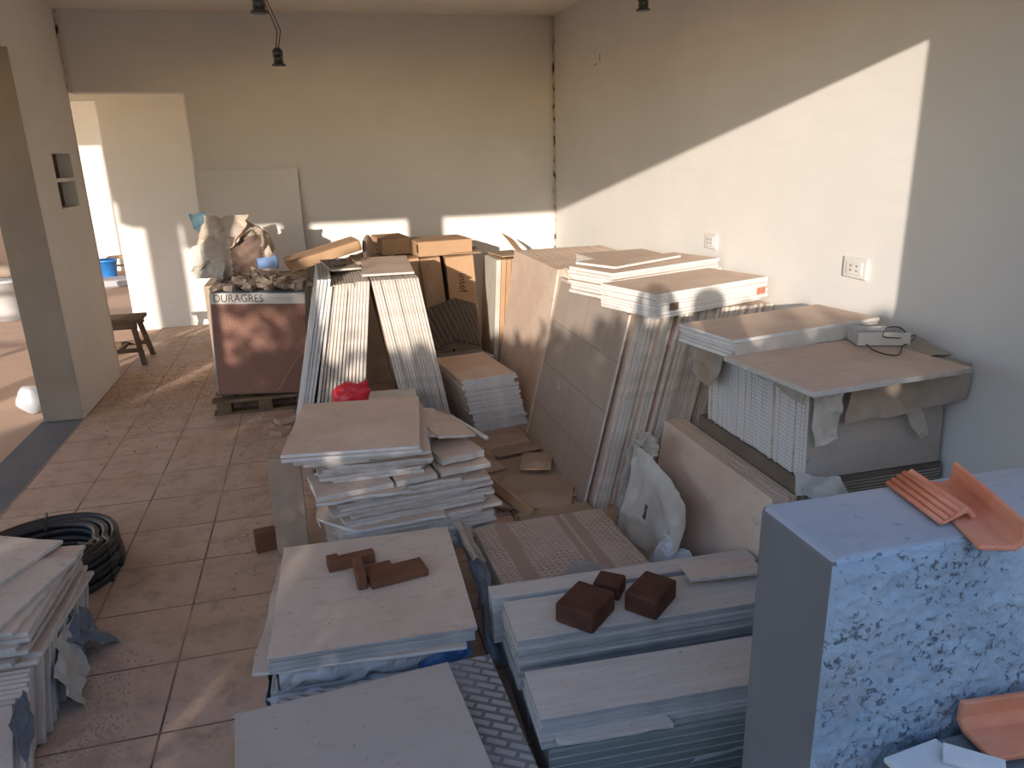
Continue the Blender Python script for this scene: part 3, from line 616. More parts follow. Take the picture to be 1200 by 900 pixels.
MB().lathe([(0.018, 0), (0.045, 0), (0.045, 0.03), (0.018, 0.03), (0.018, 0)], 24).obj('tape_band', 'carddark', e); MB().lathe([(0.013, 0.001), (0.018, 0.001), (0.018, 0.031), (0.013, 0.031), (0.013, 0.001)], 24).obj('core', 'paper', e)
carton('cardboard_carton', (0.20, 3.78, 0), rz(-4), 0.46, 0.36, 0.375, 'pale carton hidden between the layered pile and the upright rows', mats='paper', tape=False)
bq = PY(410, 462, 3.66); bq.z = 0.452
blob('plastic_bag', 'red', bq, (0.088, 0.055, 0.075), 0.35, 13, 1.0, 0.376, 4); rb = bpy.data.objects['plastic_bag.001']
e = empty('plastic_bag', (0, 0, 0), 'bright red plastic bag crumpled behind the tan tile pile', 'bag')
rb.name = 'bag_body'; rb.parent = e
q = PY(425, 454, 3.65)
sheet_obj('bag_tie', 'red', bil(q+V((-0.02, 0, -0.04)), q+V((0.03, 0.01, -0.03)), q+V((0.02, 0, 0.035)), q+V((-0.025, 0.02, 0.03))), 10, 10, 0.012, 22, 2.0, 0.002, e)

# ------------------------------------------------------------------ cartons at the back
carton('cardboard_carton', PY(380, 303, 5.42), rz(8) @ ry(-13.5), 0.50, 0.30, 0.07, 'flat brown carton tilted across the tile tops, left of the other cartons')
carton('cardboard_carton', (0.535, 5.74, 0.905), rz(7), 0.22, 0.40, 0.115, 'brown carton lying in the shade between two other flat cartons', tape=False)
c = carton('cardboard_carton', (0.86, 5.52, 0.905), rz(7), 0.40, 0.36, 0.105, 'smooth brown carton lying on the printed upright cartons, nearest the corner')
MB().box((-0.2012, -0.178, 0.03), (-0.1995, -0.13, 0.085)).obj('label_mark', 'inkbrown', c)
carton('cardboard_carton', (0.36, 5.54, 0), rz(3), 0.26, 0.40, 0.90, 'dusty upright carton behind the tops of the upright tile rows', mats='cardpale', tape=False)
blob('paper_wad', 'cardpale', PY(431, 290, 5.45), (0.038, 0.05, 0.085), 0.4, 12, 3.0, None, 3); tag(bpy.data.objects['paper_wad'], 'rolled brown paper between the tilted carton and its neighbour', 'paper')
for k, (x, lab, txt) in enumerate([(0.70, 'upright brown carton half in shadow behind the tile row', None), (0.845, 'upright creased carton between the shadowed and lettered cartons', None)]):
    cc = carton('cardboard_carton', (x, 5.54-0.03*k, 0), rz(-3) @ ry(-5), 0.145, 0.46, 0.90, lab, tape=False)
    MB().box((-0.03, -0.2325, 0.35), (-0.02, -0.2305, 0.86)).obj('crease', 'carddark', cc)
    sheet_obj('torn_flap', 'card', bil((-0.07, -0.235, 0.5+0.05*k), (0.06, -0.235, 0.42), (0.05, -0.25, 0.86), (-0.05, -0.245, 0.84)), 8, 12, 0.008, 9, 4.0+k, 0.003, cc)
ic = carton('cardboard_carton', (1.02, 5.48, 0), rz(-3) @ ry(-3), 0.20, 0.46, 0.905, 'tall brown carton with intef printed up its front', tape=False)
text_obj('intef', 'lettering', 0.078, 'inkbrown', ic, (0.005, -0.2312, 0.715), rx(90) @ rz(-90))
MB().box((0.06, -0.2315, 0.20), (0.064, -0.2302, 0.36)).obj('crease', 'carddark', ic)
put(tile_mesh('sheet', 0.24, 0.4, 0.006, ['cardpale', 'card'], 0.1, 2), 'cardboard_sheet', (1.03, 5.50, 0.912), rz(-6), 'loose cardboard sheet on top of the intef carton', 'cardboard')
# corrugated packing sheet, its shadow put into the dark cardboard colour
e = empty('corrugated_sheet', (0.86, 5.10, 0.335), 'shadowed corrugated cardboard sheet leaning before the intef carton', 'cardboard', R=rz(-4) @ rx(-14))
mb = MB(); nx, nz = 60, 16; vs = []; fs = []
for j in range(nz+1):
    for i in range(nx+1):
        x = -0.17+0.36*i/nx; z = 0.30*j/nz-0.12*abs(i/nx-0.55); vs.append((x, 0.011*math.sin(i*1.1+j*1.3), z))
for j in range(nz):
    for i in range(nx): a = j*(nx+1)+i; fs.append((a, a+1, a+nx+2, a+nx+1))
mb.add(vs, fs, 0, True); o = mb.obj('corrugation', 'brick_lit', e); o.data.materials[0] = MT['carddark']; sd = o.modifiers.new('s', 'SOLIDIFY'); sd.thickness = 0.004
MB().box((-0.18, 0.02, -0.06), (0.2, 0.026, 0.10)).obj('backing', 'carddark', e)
# low cartons in the hollow under it
carton('cardboard_carton', (0.925, 5.02, 0), rz(3), 0.32, 0.30, 0.235, 'low dark brown carton in the hollow before the intef carton', mats='cardpale', tape=True)
tag(MB().box((-0.16, -0.13, 0), (0.16, 0.13, 0.010)).obj('clear_sheet', 'glass', loc=(0.93, 4.98, 0.238), R=rz(20)), 'clear plastic sheet lying on the low carton', 'plastic')
# striped carton pack to the right
lean_stack('cardboard_pack', (1.165, 5.42, 0.0), (0, 1, 0), (1, 0, 0), 3.5, 0.44, 0.87, 0.034, 6, ['card', 'card'], 'brown wrapped tile pack upright between the intef carton and the big leaning slabs', 'tile pack', 'brown packs right of the intef carton', first='pale edged pack at the left of the brown wrapped packs', firstmats=['paper', 'paper'], jit=0.01, seed=5, gap=0.003)
put(tile_mesh('cap', 0.20, 0.30, 0.008, ['cardpale', 'card'], 0.1, 1), 'cardboard_sheet', (1.34, 5.36, 0.885), rz(8), 'dusty cardboard sheet on the brown wrapped packs', 'cardboard')
sheet_obj('cardboard_flap', 'card', bil(PY(588, 273, 5.7), PY(600, 280, 5.65), PY(622, 303, 5.3), PY(612, 302, 5.3)), 6, 10, 0.004, 9, 1.0, 0.005)
tag(bpy.data.objects['cardboard_flap'], 'pointed cardboard flap sticking up against the bright wall', 'cardboard')

# ------------------------------------------------------------------ big leaning rows on the right
lean_stack('porcelain_tile', (1.17, 4.62, 0), (0, 1, 0), (1, 0, 0), 9.5, 0.98, 0.955, 0.016, 37, ['tan', 'tan'], 'tan porcelain slab in the farther leaning row against the right wall', 'tile', 'slabs of the farther leaning row', first='outermost tan slab of the farther leaning row, shadowed by leaves', jit=0.014, seed=6, gap=0.001)
lean_stack('porcelain_tile', (1.083, 3.50, 0), (0, 1, 0), (1, 0, 0), 13.5, 0.97, 0.925, 0.012, 1, ['faceB', 'edge'], 'x', 'tile', None, first='big dusty tan slab with scored back, front of the nearer leaning row', firstmats=['faceB', 'edge'], jit=0.0, seed=7)
lean_stack('porcelain_tile', (1.098, 3.575, 0), (0, 1, 0), (1, 0, 0), 13.5, 0.97, 0.94, 0.014, 1, ['white', 'white'], 'x', 'tile', None, first='pale slab edge sticking out at the left behind the big scored slab', firstmats=['cream', 'white'], jit=0.0, seed=7)
lean_stack('porcelain_tile', (1.118, 3.47, 0), (0, 1, 0), (1, 0, 0), 13.5, 0.97, 0.93, 0.016, 36, ['tan', 'edge'], 'off-white slab on edge in the nearer leaning row, under the flat tile piles', 'tile', 'slabs of the nearer leaning row', jit=0.02, seed=8, gap=0.0018)
# flat piles on top
flat_stack('ceramic_tile', 1.70, 4.02, 0.955, 4, 0.44, 0.42, 0.012, 5, ['tan', 'edge'], 'tan tile lying flat at the far end of the leaning rows', 'tile', 'tiles of the far flat pile', top='top tan tile of the flat pile nearest the back wall')
flat_stack('ceramic_tile', 1.575, 3.465, 0.93, 20, 0.72, 0.32, 0.0155, 8, ['tan', 'white'], 'white edged tile in the pile behind the front flat pile', 'tile', 'tiles of the middle flat pile', top='top tile of the middle flat pile, below the small outlet', jit=0.012, seed=3)
put(tile_mesh('t', 0.5, 0.26, 0.012, ['tan', 'white'], 0, 1), 'ceramic_tile', (1.50, 3.50, 1.062), rz(27), 'tan tile lying askew on the middle flat pile', 'tile')
zt = flat_stack('ceramic_tile', 1.585, 3.06, 0.925, 18, 0.68, 0.36, 0.0125, 8, ['tan', 'white'], 'white edged tile in the front flat pile, beneath its tan top', 'tile', 'tiles of the front flat pile', top='top tan tile of the front flat pile, with the head shadow', jit=0.004, seed=4)
e = empty('tile_label', (1.585, 3.06, 0.965), 'small red printed label stuck on the front flat pile', 'label', R=rz(18)); MB().box((0.265, -0.1862, -0.01), (0.32, -0.1848, 0.02)).obj('sticker', 'redlabel', e)
e = empty('tile_label', (1.585, 3.06, 0.965), 'small dark printed label stuck on the left of the front flat pile', 'label', R=rz(18)); MB().box((-0.27, -0.1862, -0.012), (-0.22, -0.1848, 0.018)).obj('sticker', 'carddark', e)

# ------------------------------------------------------------------ right pile against the wall
carton('tile_carton', (1.715, 2.27, 0), I3, 0.54, 0.70, 0.55, 'dark dusty carton at the bottom of the pile against the right wall', mats='carddark', tape=False)
dc = [o for o in bpy.data.objects if o.get('label', '').startswith('dark dusty carton')][0]
for k in range(9): MB().box((-0.27, -0.3525, 0.44+0.011*k), (0.27, -0.3485, 0.444+0.011*k)).obj('ply_layer', 'cardgrey', dc)
lean_stack('ribbed_tile', (1.715, 1.945, 0.552), (1, 0, 0), (0, 1, 0), 3, 0.52, 0.345, 0.0165, 36, ['cream', 'ribbed'], 'white dotted-edge tile upright in the pile against the right wall', 'tile', 'dotted-edge tiles of the right pile', first='grey tile face at the front of the right pile, beneath torn cardboard', firstmats=['greycream', 'white'], jit=0.004, seed=9, gap=0.001)
e = empty('cardboard_wrap', (0, 0, 0), 'torn grey cardboard wrap hanging around the top of the right pile', 'cardboard')
zt = 0.905
MB().box((1.42, 1.88, 0.903), (1.98, 2.66, 0.914)).obj('top_sheet', 'cardgrey', e, 0.002)
sheet_obj('hanging_flap', 'cardgrey', bil((1.425, 2.62, 0.91), (1.415, 2.38, 0.91), (1.39, 2.44, 0.72), (1.39, 2.60, 0.74)), 12, 12, 0.010, 12, 1.2, 0.003, e)
sheet_obj('hanging_flap', 'cardgrey', bil((1.418, 2.38, 0.91), (1.39, 1.88, 0.91), (1.385, 1.87, 0.84), (1.40, 2.34, 0.87)), 14, 8, 0.007, 12, 2.2, 0.003, e)
sheet_obj('hanging_flap', 'cardgrey', bil((1.55, 1.875, 0.91), (1.985, 1.875, 0.91), (1.98, 1.86, 0.80), (1.53, 1.86, 0.76)), 18, 8, 0.008, 11, 3.2, 0.003, e)
sheet_obj('torn_strip', 'paper', bil((1.42, 1.885, 0.91), (1.52, 1.87, 0.90), (1.50, 1.85, 0.72), (1.43, 1.865, 0.70)), 10, 14, 0.012, 15, 4.2, 0.003, e)
sheet_obj('torn_strip', 'cardgrey', bil((1.73, 1.865, 0.82), (1.80, 1.86, 0.80), (1.84, 1.85, 0.70), (1.80, 1.85, 0.69)), 6, 10, 0.008, 15, 5.2, 0.003, e)
sheet_obj('corner_scrap', 'paper', bil((1.40, 1.90, 0.60), (1.53, 1.87, 0.58), (1.56, 1.85, 0.52), (1.40, 1.89, 0.52)), 10, 10, 0.012, 15, 6.2, 0.003, e)
sheet_obj('back_flap', 'cardgrey', bil((1.86, 1.98, 0.92), (1.985, 1.95, 0.925), (1.985, 2.10, 0.945), (1.88, 2.12, 0.935)), 10, 10, 0.005, 11, 7.2, 0.003, e)
put(tile_mesh('board', 0.58, 0.42, 0.016, ['tan', 'edge'], 0, 1), 'porcelain_tile', (1.545, 1.92, 0.932), rz(5), 'broad tan slab lying on the right pile, in front of the white box', 'tile')
flat_stack('ceramic_tile', 1.575, 2.31, 0.932, 10, 0.66, 0.29, 0.0125, 5, ['tan', 'white'], 'white tile in the low pile topping the right pile, against the wall', 'tile', 'tiles of the low white pile on the right pile', top='tan top of the low white pile half in sunlight by the wide outlet', jit=0.003, seed=6)
sheet_obj('wrapping_film', 'paper', bil(V((1.275, 2.105, 0.985)), V((1.90, 2.215, 0.985)), V((1.90, 2.205, 0.945)), V((1.275, 2.095, 0.945))), 24, 6, 0.004, 14, 3.7, 0.0015)
tag(bpy.data.objects['wrapping_film'], 'whitish wrapping film along the front of the low white pile', 'plastic')
e = empty('plastic_tray', (1.80, 2.075, 0.951), 'clear plastic tray on the broad tan slab near the wall', 'tray', R=rz(-20))
MB().box((-0.085, -0.05, 0), (0.085, 0.05, 0.004)).box((-0.085, -0.05, 0), (-0.081, 0.05, 0.045)).box((0.081, -0.05, 0), (0.085, 0.05, 0.045)).box((-0.085, -0.05, 0), (0.085, -0.046, 0.045)).box((-0.085, 0.046, 0), (0.085, 0.05, 0.045)).obj('tray_body', 'paper', e, 0.002)
MB().box((-0.07, -0.04, 0.028), (0.06, 0.03, 0.034)).obj('lid', 'slateplastic', e)
wp = [PZ(x, y, 0.957) for x, y in ((1012, 392), (1016, 404), (1030, 413), (1052, 416), (1058, 405), (1066, 402), (1073, 393), (1062, 396))]+[PZ(1050, 396, 0.99), PZ(1035, 394, 1.0), PZ(1040, 384, 1.0), PZ(1055, 384, 1.0), PZ(1063, 392, 0.99)]
pts = []
for i in range(len(wp)-1):
    for k in range(5):
        a, b2, c2, d2 = wp[max(i-1, 0)], wp[i], wp[i+1], wp[min(i+2, len(wp)-1)]; s = k/5
        pts.append(0.5*((2*b2)+(c2-a)*s+(2*a-5*b2+4*c2-d2)*s*s+(3*b2-a-3*c2+d2)*s**3))
tag(MB().tube(pts, 0.0022, 6).obj('wire', 'black'), 'thin black wire looped beside the plastic tray', 'wire')

# leaning slabs before the right pile, with paper bag
lean_stack('porcelain_tile', (1.285, 2.34, 0), (0, 1, 0), (1, 0, 0), 7.5, 0.80, 0.50, 0.0115, 7, ['tan', 'tan'], 'tan slab leaning low before the dotted-edge tiles', 'tile', 'low leaning slabs before the right pile', first='plain tan slab leaning low between the parapet and the paper bag', jit=0.006, seed=11)
e = empty('paper_bag', (0, 0, 0), 'torn whitish paper bag standing in front of the low leaning slabs', 'bag')
sheet_obj('bag_front', 'paper', lambda u, v: V((1.13+0.04*math.sin(u*3.1)+0.07*v, 2.72-0.46*u-0.03*v, 0.02+0.40*v*(1-0.25*u))), 22, 20, 0.012, 8, 1.9, 0.002, e)
sheet_obj('bag_side', 'paper', lambda u, v: V((1.13+0.12*u+0.05*v, 2.74+0.03*u, 0.01+0.38*v)), 10, 16, 0.012, 9, 2.9, 0.002, e)
sheet_obj('torn_edge', 'cardgrey', bil((1.19, 2.70, 0.38), (1.23, 2.56, 0.42), (1.245, 2.57, 0.50), (1.21, 2.72, 0.47)), 10, 8, 0.016, 20, 3.9, 0.002, e)
sheet_obj('hole', 'slot', bil((1.138, 2.47, 0.20), (1.14, 2.45, 0.20), (1.15, 2.45, 0.26), (1.148, 2.47, 0.26)), 4, 6, 0.003, 20, 3.9, 0.002, e)
sheet_obj('plastic_film', 'plastic', bil((1.08, 2.36, 0.01), (1.14, 2.06, 0.02), (1.21, 2.05, 0.17), (1.17, 2.34, 0.19)), 18, 14, 0.022, 14, 5.9, 0.002)
tag(bpy.data.objects['plastic_film'], 'crumpled bluish film at the foot of the torn paper bag', 'plastic')
put(tile_mesh('off', 0.24, 0.1, 0.012, ['cream', 'edge'], 0, 1), 'tile_offcut', PZ(845, 668, 0.312), rz(-6), 'narrow tile offcut lying behind the planks next to the parapet', 'tile')

# ------------------------------------------------------------------ floor cardboard and the small stack in the middle
flat = [((0.88, 3.36), 0.46, 0.56, 8, 0.012, 'flattened cardboard sheet, largest on the floor between the piles'), ((0.98, 3.72), 0.34, 0.12, 10, 0.034, 'narrow cardboard strip at the foot of the small tile stack'),
        ((0.90, 3.18), 0.36, 0.36, -24, 0.024, 'square cardboard piece lying on the floor cardboard'), ((0.72, 3.62), 0.16, 0.30, 14, 0.024, 'small brown cardboard piece beside the layered pile'),
        ((1.00, 3.50), 0.16, 0.22, -20, 0.040, 'cardboard corner under the scored slab')]
for (c, a, b_, yw, z, lab) in flat: put(tile_mesh('cb', a, b_, 0.008, ['cardpale', 'card'], 0.12 if a > .3 else 0, int(a*10), 0.003), 'cardboard_sheet', (c[0], c[1], z), rz(yw), lab, 'cardboard')
tag(MB().box((-0.012, -0.2, 0), (0.012, 0.2, 0.05)).obj('cardboard_strip', 'card', bev=0.003, loc=(0.74, 3.1, 0.036), R=rz(14) @ ry(25)), 'curled cardboard strip standing on the floor cardboard', 'cardboard')
tag(MB().box((-0.17, -0.12, 0), (0.17, 0.12, 0.05)).obj('cardboard_sheet', 'cardpale', bev=0.004, loc=(0.92, 2.84, 0.0), R=rz(3)), 'thick cardboard pad beside the moulded carton', 'cardboard')
flat_stack('ceramic_tile', 0.93, 4.42, 0.0, 8, 0.34, 0.56, 0.0152, 22, ['tan', 'white'], 'white edged tile in the small square stack in the middle', 'tile', 'tiles of the small stack in the middle', top='tan top tile of the small square stack in the middle', jit=0.008, slide=(-0.0035, -0.0015), seed=12)

# ------------------------------------------------------------------ layered pile behind the cream stack
tag(MB().box((-0.065, -0.011, 0), (0.065, 0.011, 0.43)).obj('board_piece', 'cardpale', bev=0.002, loc=(-0.225, 2.97, 0.0), R=rz(-4) @ rx(-4)), 'narrow board standing upright at the left of the layered pile', 'board')
tag(MB().box((-0.05, -0.03, 0), (0.04, 0.03, 0.09)).obj('brick_piece', 'brick_lit', bev=0.005, loc=(-0.335, 3.05, 0.0), R=rz(10)), 'reddish brick piece at the foot of the standing board', 'brick')
rd = random.Random(21)
def piece(name, cx, cy, z, yaw, w_, d_, t_, mats, label, cat='tile', group=None, chip=0.12, wob=0.006, seed=0, tx=0, ty=0):
    return put(tile_mesh(name, w_, d_, t_, mats, chip, seed, wob), name, (cx, cy, z), rz(yaw) @ rx(tx) @ ry(ty), label, cat, group)
z = 0.0
for k in range(11):                                         # lower layers
    piece('broken_tile', 0.26+rd.uniform(-0.02, 0.02), 3.06+rd.uniform(-0.01, 0.015), z, 7+rd.uniform(-2, 2), 0.66+rd.uniform(-.03, .03), 0.56, 0.0155, ['cream', 'edge'], 'broken cream tile in the lower layers of the layered pile', group='lower layers of the layered pile', chip=0.1+0.06*(k % 3), seed=k); z += 0.016
piece('broken_tile', 0.13, 3.02, z, 4, 0.50, 0.56, 0.012, ['cream', 'white'], 'broken tile with a rounded white edge jutting from the layered pile', chip=0.3, seed=0, wob=0.01); z += 0.0124
for k in range(9):
    piece('broken_tile', 0.27+rd.uniform(-0.03, 0.03), 3.07+rd.uniform(-0.02, 0.01), z, 6+rd.uniform(-3, 3), 0.62+rd.uniform(-.05, .04), 0.55, 0.0145, ['cream', 'edge'], 'broken tile in the middle layers of the layered pile', group='middle layers of the layered pile', chip=0.12+0.05*(k % 3), seed=k+1, wob=0.008); z += 0.015
piece('curved_tile', 0.10, 3.0, z, 3, 0.44, 0.56, 0.012, ['tan', 'white'], 'curved-edge tan tile jutting out in the middle of the layered pile', chip=0.34, seed=1, wob=0.012); z += 0.0124
piece('plank_piece', 0.03, 2.86, z, 9, 0.30, 0.24, 0.022, ['tan', 'edge'], 'tan strip at the left of the plank course in the layered pile', chip=0, wob=0.002)
piece('plank_piece', 0.275, 2.90, z, 9, 0.17, 0.24, 0.022, ['tan', 'edge'], 'short tan strip in the middle of the plank course', chip=0, wob=0.002)
piece('plank_piece', 0.48, 2.95, z, 10, 0.22, 0.26, 0.022, ['tan', 'edge'], 'tan strip at the right end of the plank course', chip=0, wob=0.002)
piece('broken_tile', 0.22, 3.21, z, 2, 0.56, 0.30, 0.022, ['cream', 'edge'], 'cream tile at the back of the plank course', chip=0); z += 0.0225
for k in range(6):
    piece('broken_tile', 0.14+rd.uniform(-0.03, 0.03), 3.09+rd.uniform(-0.015, 0.015), z, -3+rd.uniform(-4, 4), 0.44+rd.uniform(-.03, .04), 0.54, 0.0145, ['cream', 'edge'], 'chipped tile in the upper layers of the layered pile', group='upper layers of the layered pile', chip=0.2, seed=k, wob=0.01); z += 0.015
piece('broken_tile', 0.45, 3.06, z-0.075, 14, 0.19, 0.42, 0.03, ['tan', 'edge'], 'tan piece lying at the right shoulder of the layered pile', chip=0.25, seed=2)
piece('broken_tile', 0.02, 2.93, z, -4, 0.30, 0.26, 0.014, ['cream', 'edge'], 'curled scrap of tile under the top slabs, left', chip=0.2, seed=1)
piece('broken_tile', 0.21, 3.17, z, -6, 0.46, 0.36, 0.014, ['cream', 'edge'], 'chipped tile right under the top slabs', chip=0.1, seed=2); z += 0.0145
piece('porcelain_tile', 0.115, 3.08, z, -5, 0.53, 0.60, 0.0145, ['tan', 'edge'], 'third slab from the top of the layered pile', chip=0, wob=0.001); z += 0.015
piece('porcelain_tile', 0.085, 3.075, z, -7, 0.54, 0.60, 0.0145, ['tan', 'white'], 'second slab from the top of the layered pile', chip=0, wob=0.001); z += 0.015
piece('porcelain_tile', 0.085, 3.10, z, -7.5, 0.535, 0.63, 0.013, ['tan', 'white'], 'clean tan slab on the very top of the layered pile', chip=0, wob=0)
piece('broken_tile', 0.45, 3.13, z-0.044, 12, 0.17, 0.40, 0.012, ['tan', 'edge'], 'triangular tan piece sloping down right of the top slab', chip=0.4, seed=2, ty=8, wob=0.003)
tag(MB().box((-0.008, -0.2, 0), (0.008, 0.2, 0.014)).obj('tile_strip', 'edge', bev=0.002, loc=(0.555, 3.10, z-0.058), R=rz(17)), 'thin strip of tile edge leaning at the right of the layered pile', 'tile')

# ------------------------------------------------------------------ cream stack with the L-shaped bricks
for k, (x, y, wd, dp, h, lab) in enumerate([(-0.02, 2.22, 0.48, 0.50, 0.09, 'lower plastic-wrapped pack under the cream stack'), (0.0, 2.23, 0.48, 0.50, 0.085, 'upper plastic-wrapped pack under the cream stack')]):
    e = empty('wrapped_pack', (x, y, 0.09*k), lab, 'pack', R=rz(-2+3*k))
    MB().box((-wd/2, -dp/2, 0), (wd/2, dp/2, h)).obj('pack_body', 'greyedge', e, 0.006)
    sheet_obj('plastic_wrap', 'plastic', lambda u, v: V((-wd/2-0.004+(wd+0.008)*u, -dp/2-0.012-0.012*math.sin(v*3.14), 0.004+(h-0.006)*v)), 34, 10, 0.012, 13, 1.0+k*3, 0.0015, e)
    sheet_obj('plastic_wrap', 'plastic', lambda u, v: V((-wd/2-0.012, -dp/2+dp*u, 0.004+(h-0.006)*v)), 24, 8, 0.009, 13, 2.0+k*3, 0.0015, e)
sheet_obj('plastic_scrap', 'blueplastic', bil((0.16, 1.93, 0.07), (0.345, 1.98, 0.09), (0.345, 2.0, 0.145), (0.18, 1.955, 0.12)), 16, 8, 0.010, 14, 2.2, 0.002); tag(bpy.data.objects['plastic_scrap'], 'blue plastic scrap under the front right of the cream stack', 'plastic')
piece('porcelain_tile', 0.03, 2.215, 0.181, -5, 0.62, 0.60, 0.010, ['cream', 'white'], 'lowest slab of the cream stack, its left corner sticking out', chip=0, seed=1)
zt = flat_stack('porcelain_tile', 0.055, 2.235, 0.192, -2, 0.60, 0.635, 0.011, 4, ['cream', 'greyedge'], 'slab in the cream stack under the L-shaped bricks', 'tile', 'slabs of the cream stack', jit=0.004, jy=0.6, seed=14)
piece('porcelain_tile', 0.06, 2.23, zt, -2, 0.60, 0.65, 0.011, ['cream', 'greyedge'], 'broad cream slab on top of the stack, under the L-shaped bricks', chip=0, wob=0); zt += 0.0115
def brick_L(loc, yaw, a, b, h, th, label):
    p = [(0, 0), (a, 0), (a, th), (th, th), (th, b), (0, b)]
    return tag(MB().prism(p, 0, h).obj('brick_piece', 'brick_lit', bev=0.003, loc=loc, R=rz(yaw)), label, 'brick')
qa = PZ(386, 672, zt); brick_L(qa, 8, 0.16, 0.058, 0.04, 0.04, 'brown brick bar, left of the two on the cream slab')
qb = PZ(436, 692, zt); e = brick_L(qb, 10, 0.195, 0.125, 0.024, 0.095, 'flat brown brick slab, right of the two on the cream slab')
qc = PZ(432, 690, zt); tag(MB().box((-0.016, 0, 0), (0.016, 0.12, 0.058)).obj('brick_piece', 'brick_lit', bev=0.004, loc=qc+V((-0.018, -0.004, 0)), R=rz(4)), 'brick fragment on edge between the two flat bricks', 'brick')
tag(sheet_obj('film_strip', 'slateplastic', lambda u, v: V((0.40+0.06*u+0.02*math.sin(v*4), 2.56-0.62*v, 0.20-0.12*v+0.02*math.sin(u*5))), 6, 24, 0.012, 9, 2.4, 0.002), 'dark bluish plastic strip in the gap right of the cream stack', 'plastic')
tag(sheet_obj('paper_strip', 'cardgrey', lambda u, v: V((0.405+0.05*u+0.02*v, 2.60-0.26*v, 0.225-0.02*v+0.012*math.sin(u*5))), 6, 12, 0.006, 9, 4.4, 0.002), 'grey paper strip lying above the dark plastic strip', 'paper')

# ------------------------------------------------------------------ nearest slab pile
e = empty('tile_carton', (0.085, 1.535, 0), 'grey moulded carton under the nearest slabs', 'box', R=rz(2))
MB().box((-0.31, -0.34, 0), (0.31, 0.34, 0.150)).obj('box_body', 'wrapgreen', e, 0.004); MB().box((-0.305, -0.335, 0.1505), (0.305, 0.335, 0.156)).obj('moulded_top', 'pattern2', e)
zt = flat_stack('porcelain_tile', -0.012, 1.49, 0.157, 4.5, 0.575, 0.60, 0.0115, 3, ['cream', 'greyedge'], 'slab under the nearest cream slab', 'tile', 'slabs of the nearest pile', jit=0.005, seed=15)
piece('porcelain_tile', -0.02, 1.495, zt, 5, 0.58, 0.60, 0.0115, ['greycream', 'edge'], 'nearest cream slab at the bottom edge, left of the planks', chip=0, wob=0)

# ------------------------------------------------------------------ moulded carton
e = empty('tile_carton', (0.775, 2.425, 0), 'flat tan carton with a moulded ribbed pattern in the middle', 'box', R=rz(1.5))
MB().box((-0.27, -0.25, 0), (0.27, 0.25, 0.142)).obj('box_body', 'cardgrey', e, 0.004)
MB().box((-0.275, -0.255, 0.1425), (0.275, 0.255, 0.156)).obj('moulded_top', 'pattern', e, 0.002)
p4 = [PZ(x, y, 0.16) for x, y in ((647, 688), (676, 657), (720, 667), (714, 682))]; ce = sum(p4, V())/4
mb = MB(); mb.prism([((p-ce).x, (p-ce).y) for p in reversed(p4)], 0, 0.006); tag(mb.obj('glass_piece', 'glass', bev=0.001, loc=ce+V((0, 0, 0.0)), R=I3), 'broken glass piece lying on the moulded carton', 'glass')

# ------------------------------------------------------------------ wood-look planks
def planks(cx, cy, z, yaw, L, W, t_, n, label, group, top, mats, seed):
    return flat_stack('plank_tile', cx, cy, z, yaw, L, W, t_, n, mats, label, 'tile', group, top=top, topmats=['plank', 'greyedge'], jit=0.008, jy=0.7, seed=seed, chips=False)
tag(MB().box((-0.44, -0.19, 0), (0.44, 0.19, 0.12)).obj('wrapped_pack', 'greyedge', bev=0.004, loc=(0.885, 1.85, 0.0), R=rz(-2)), 'grey wrapped pack under the rear plank stack', 'pack')
zt = planks(0.885, 1.825, 0.1205, -2, 0.90, 0.20, 0.0115, 14, 'plank tile in the rear plank stack under the dark bricks', 'planks of the rear plank stack', 'pale plank tile carrying the dark bricks', ['plank', 'greyedge'], 16)
put(tile_mesh('pl', 0.90, 0.075, 0.16, ['plank', 'greyedge'], 0, 0), 'plank_tile', (0.865, 1.995, 0.1205), rz(-2), 'narrow plank stacked behind the rear plank stack, past the dark slot', 'tile')
e = empty('wrapped_pack', (0.875, 1.525, 0), 'green-tinted wrapped pack under the front plank stack', 'pack', R=rz(-3))
MB().box((-0.44, -0.105, 0), (0.44, 0.105, 0.175)).obj('pack_body', 'wrapgreen', e, 0.005)
for k in range(6): MB().box((-0.441, -0.107, 0.02+0.026*k), (0.441, -0.104, 0.023+0.026*k)).obj('layer_line', 'greyedge', e)
sheet_obj('torn_film', 'plastic', bil((-0.06, -0.108, 0.06), (0.09, -0.108, 0.075), (0.10, -0.11, 0.085), (-0.04, -0.11, 0.078)), 10, 4, 0.003, 14, 2.2, 0.001, e)
zt2 = planks(0.87, 1.53, 0.176, -3, 0.90, 0.185, 0.0115, 7, 'plank tile in the front plank stack beside the parapet', 'planks of the front plank stack', 'long pale plank tile on top of the front stack', ['plank', 'greyedge'], 17)
piece('plank_piece', 0.60, 1.44, 0.2, -4, 0.3, 0.05, 0.011, ['plank', 'edge'], 'broken plank strip sticking out of the front plank stack', chip=0.1)
def dark_brick(loc, yaw, w_, d_, h, label):
    tag(MB().box((-w_/2, -d_/2, 0), (w_/2, d_/2, h)).obj('paving_brick', 'brick', bev=0.008, loc=loc, R=rz(yaw), seg=2), label, 'brick')
dark_brick((0.655, 1.80, zt), 42, 0.145, 0.125, 0.065, 'dark brown brick at the left of the three on the planks')
dark_brick((0.862, 1.80, zt), 40, 0.145, 0.105, 0.065, 'dark brown brick at the right of the three on the planks')
dark_brick((0.768, 1.895, zt), 52, 0.08, 0.085, 0.05, 'small dark brick between the two larger bricks')
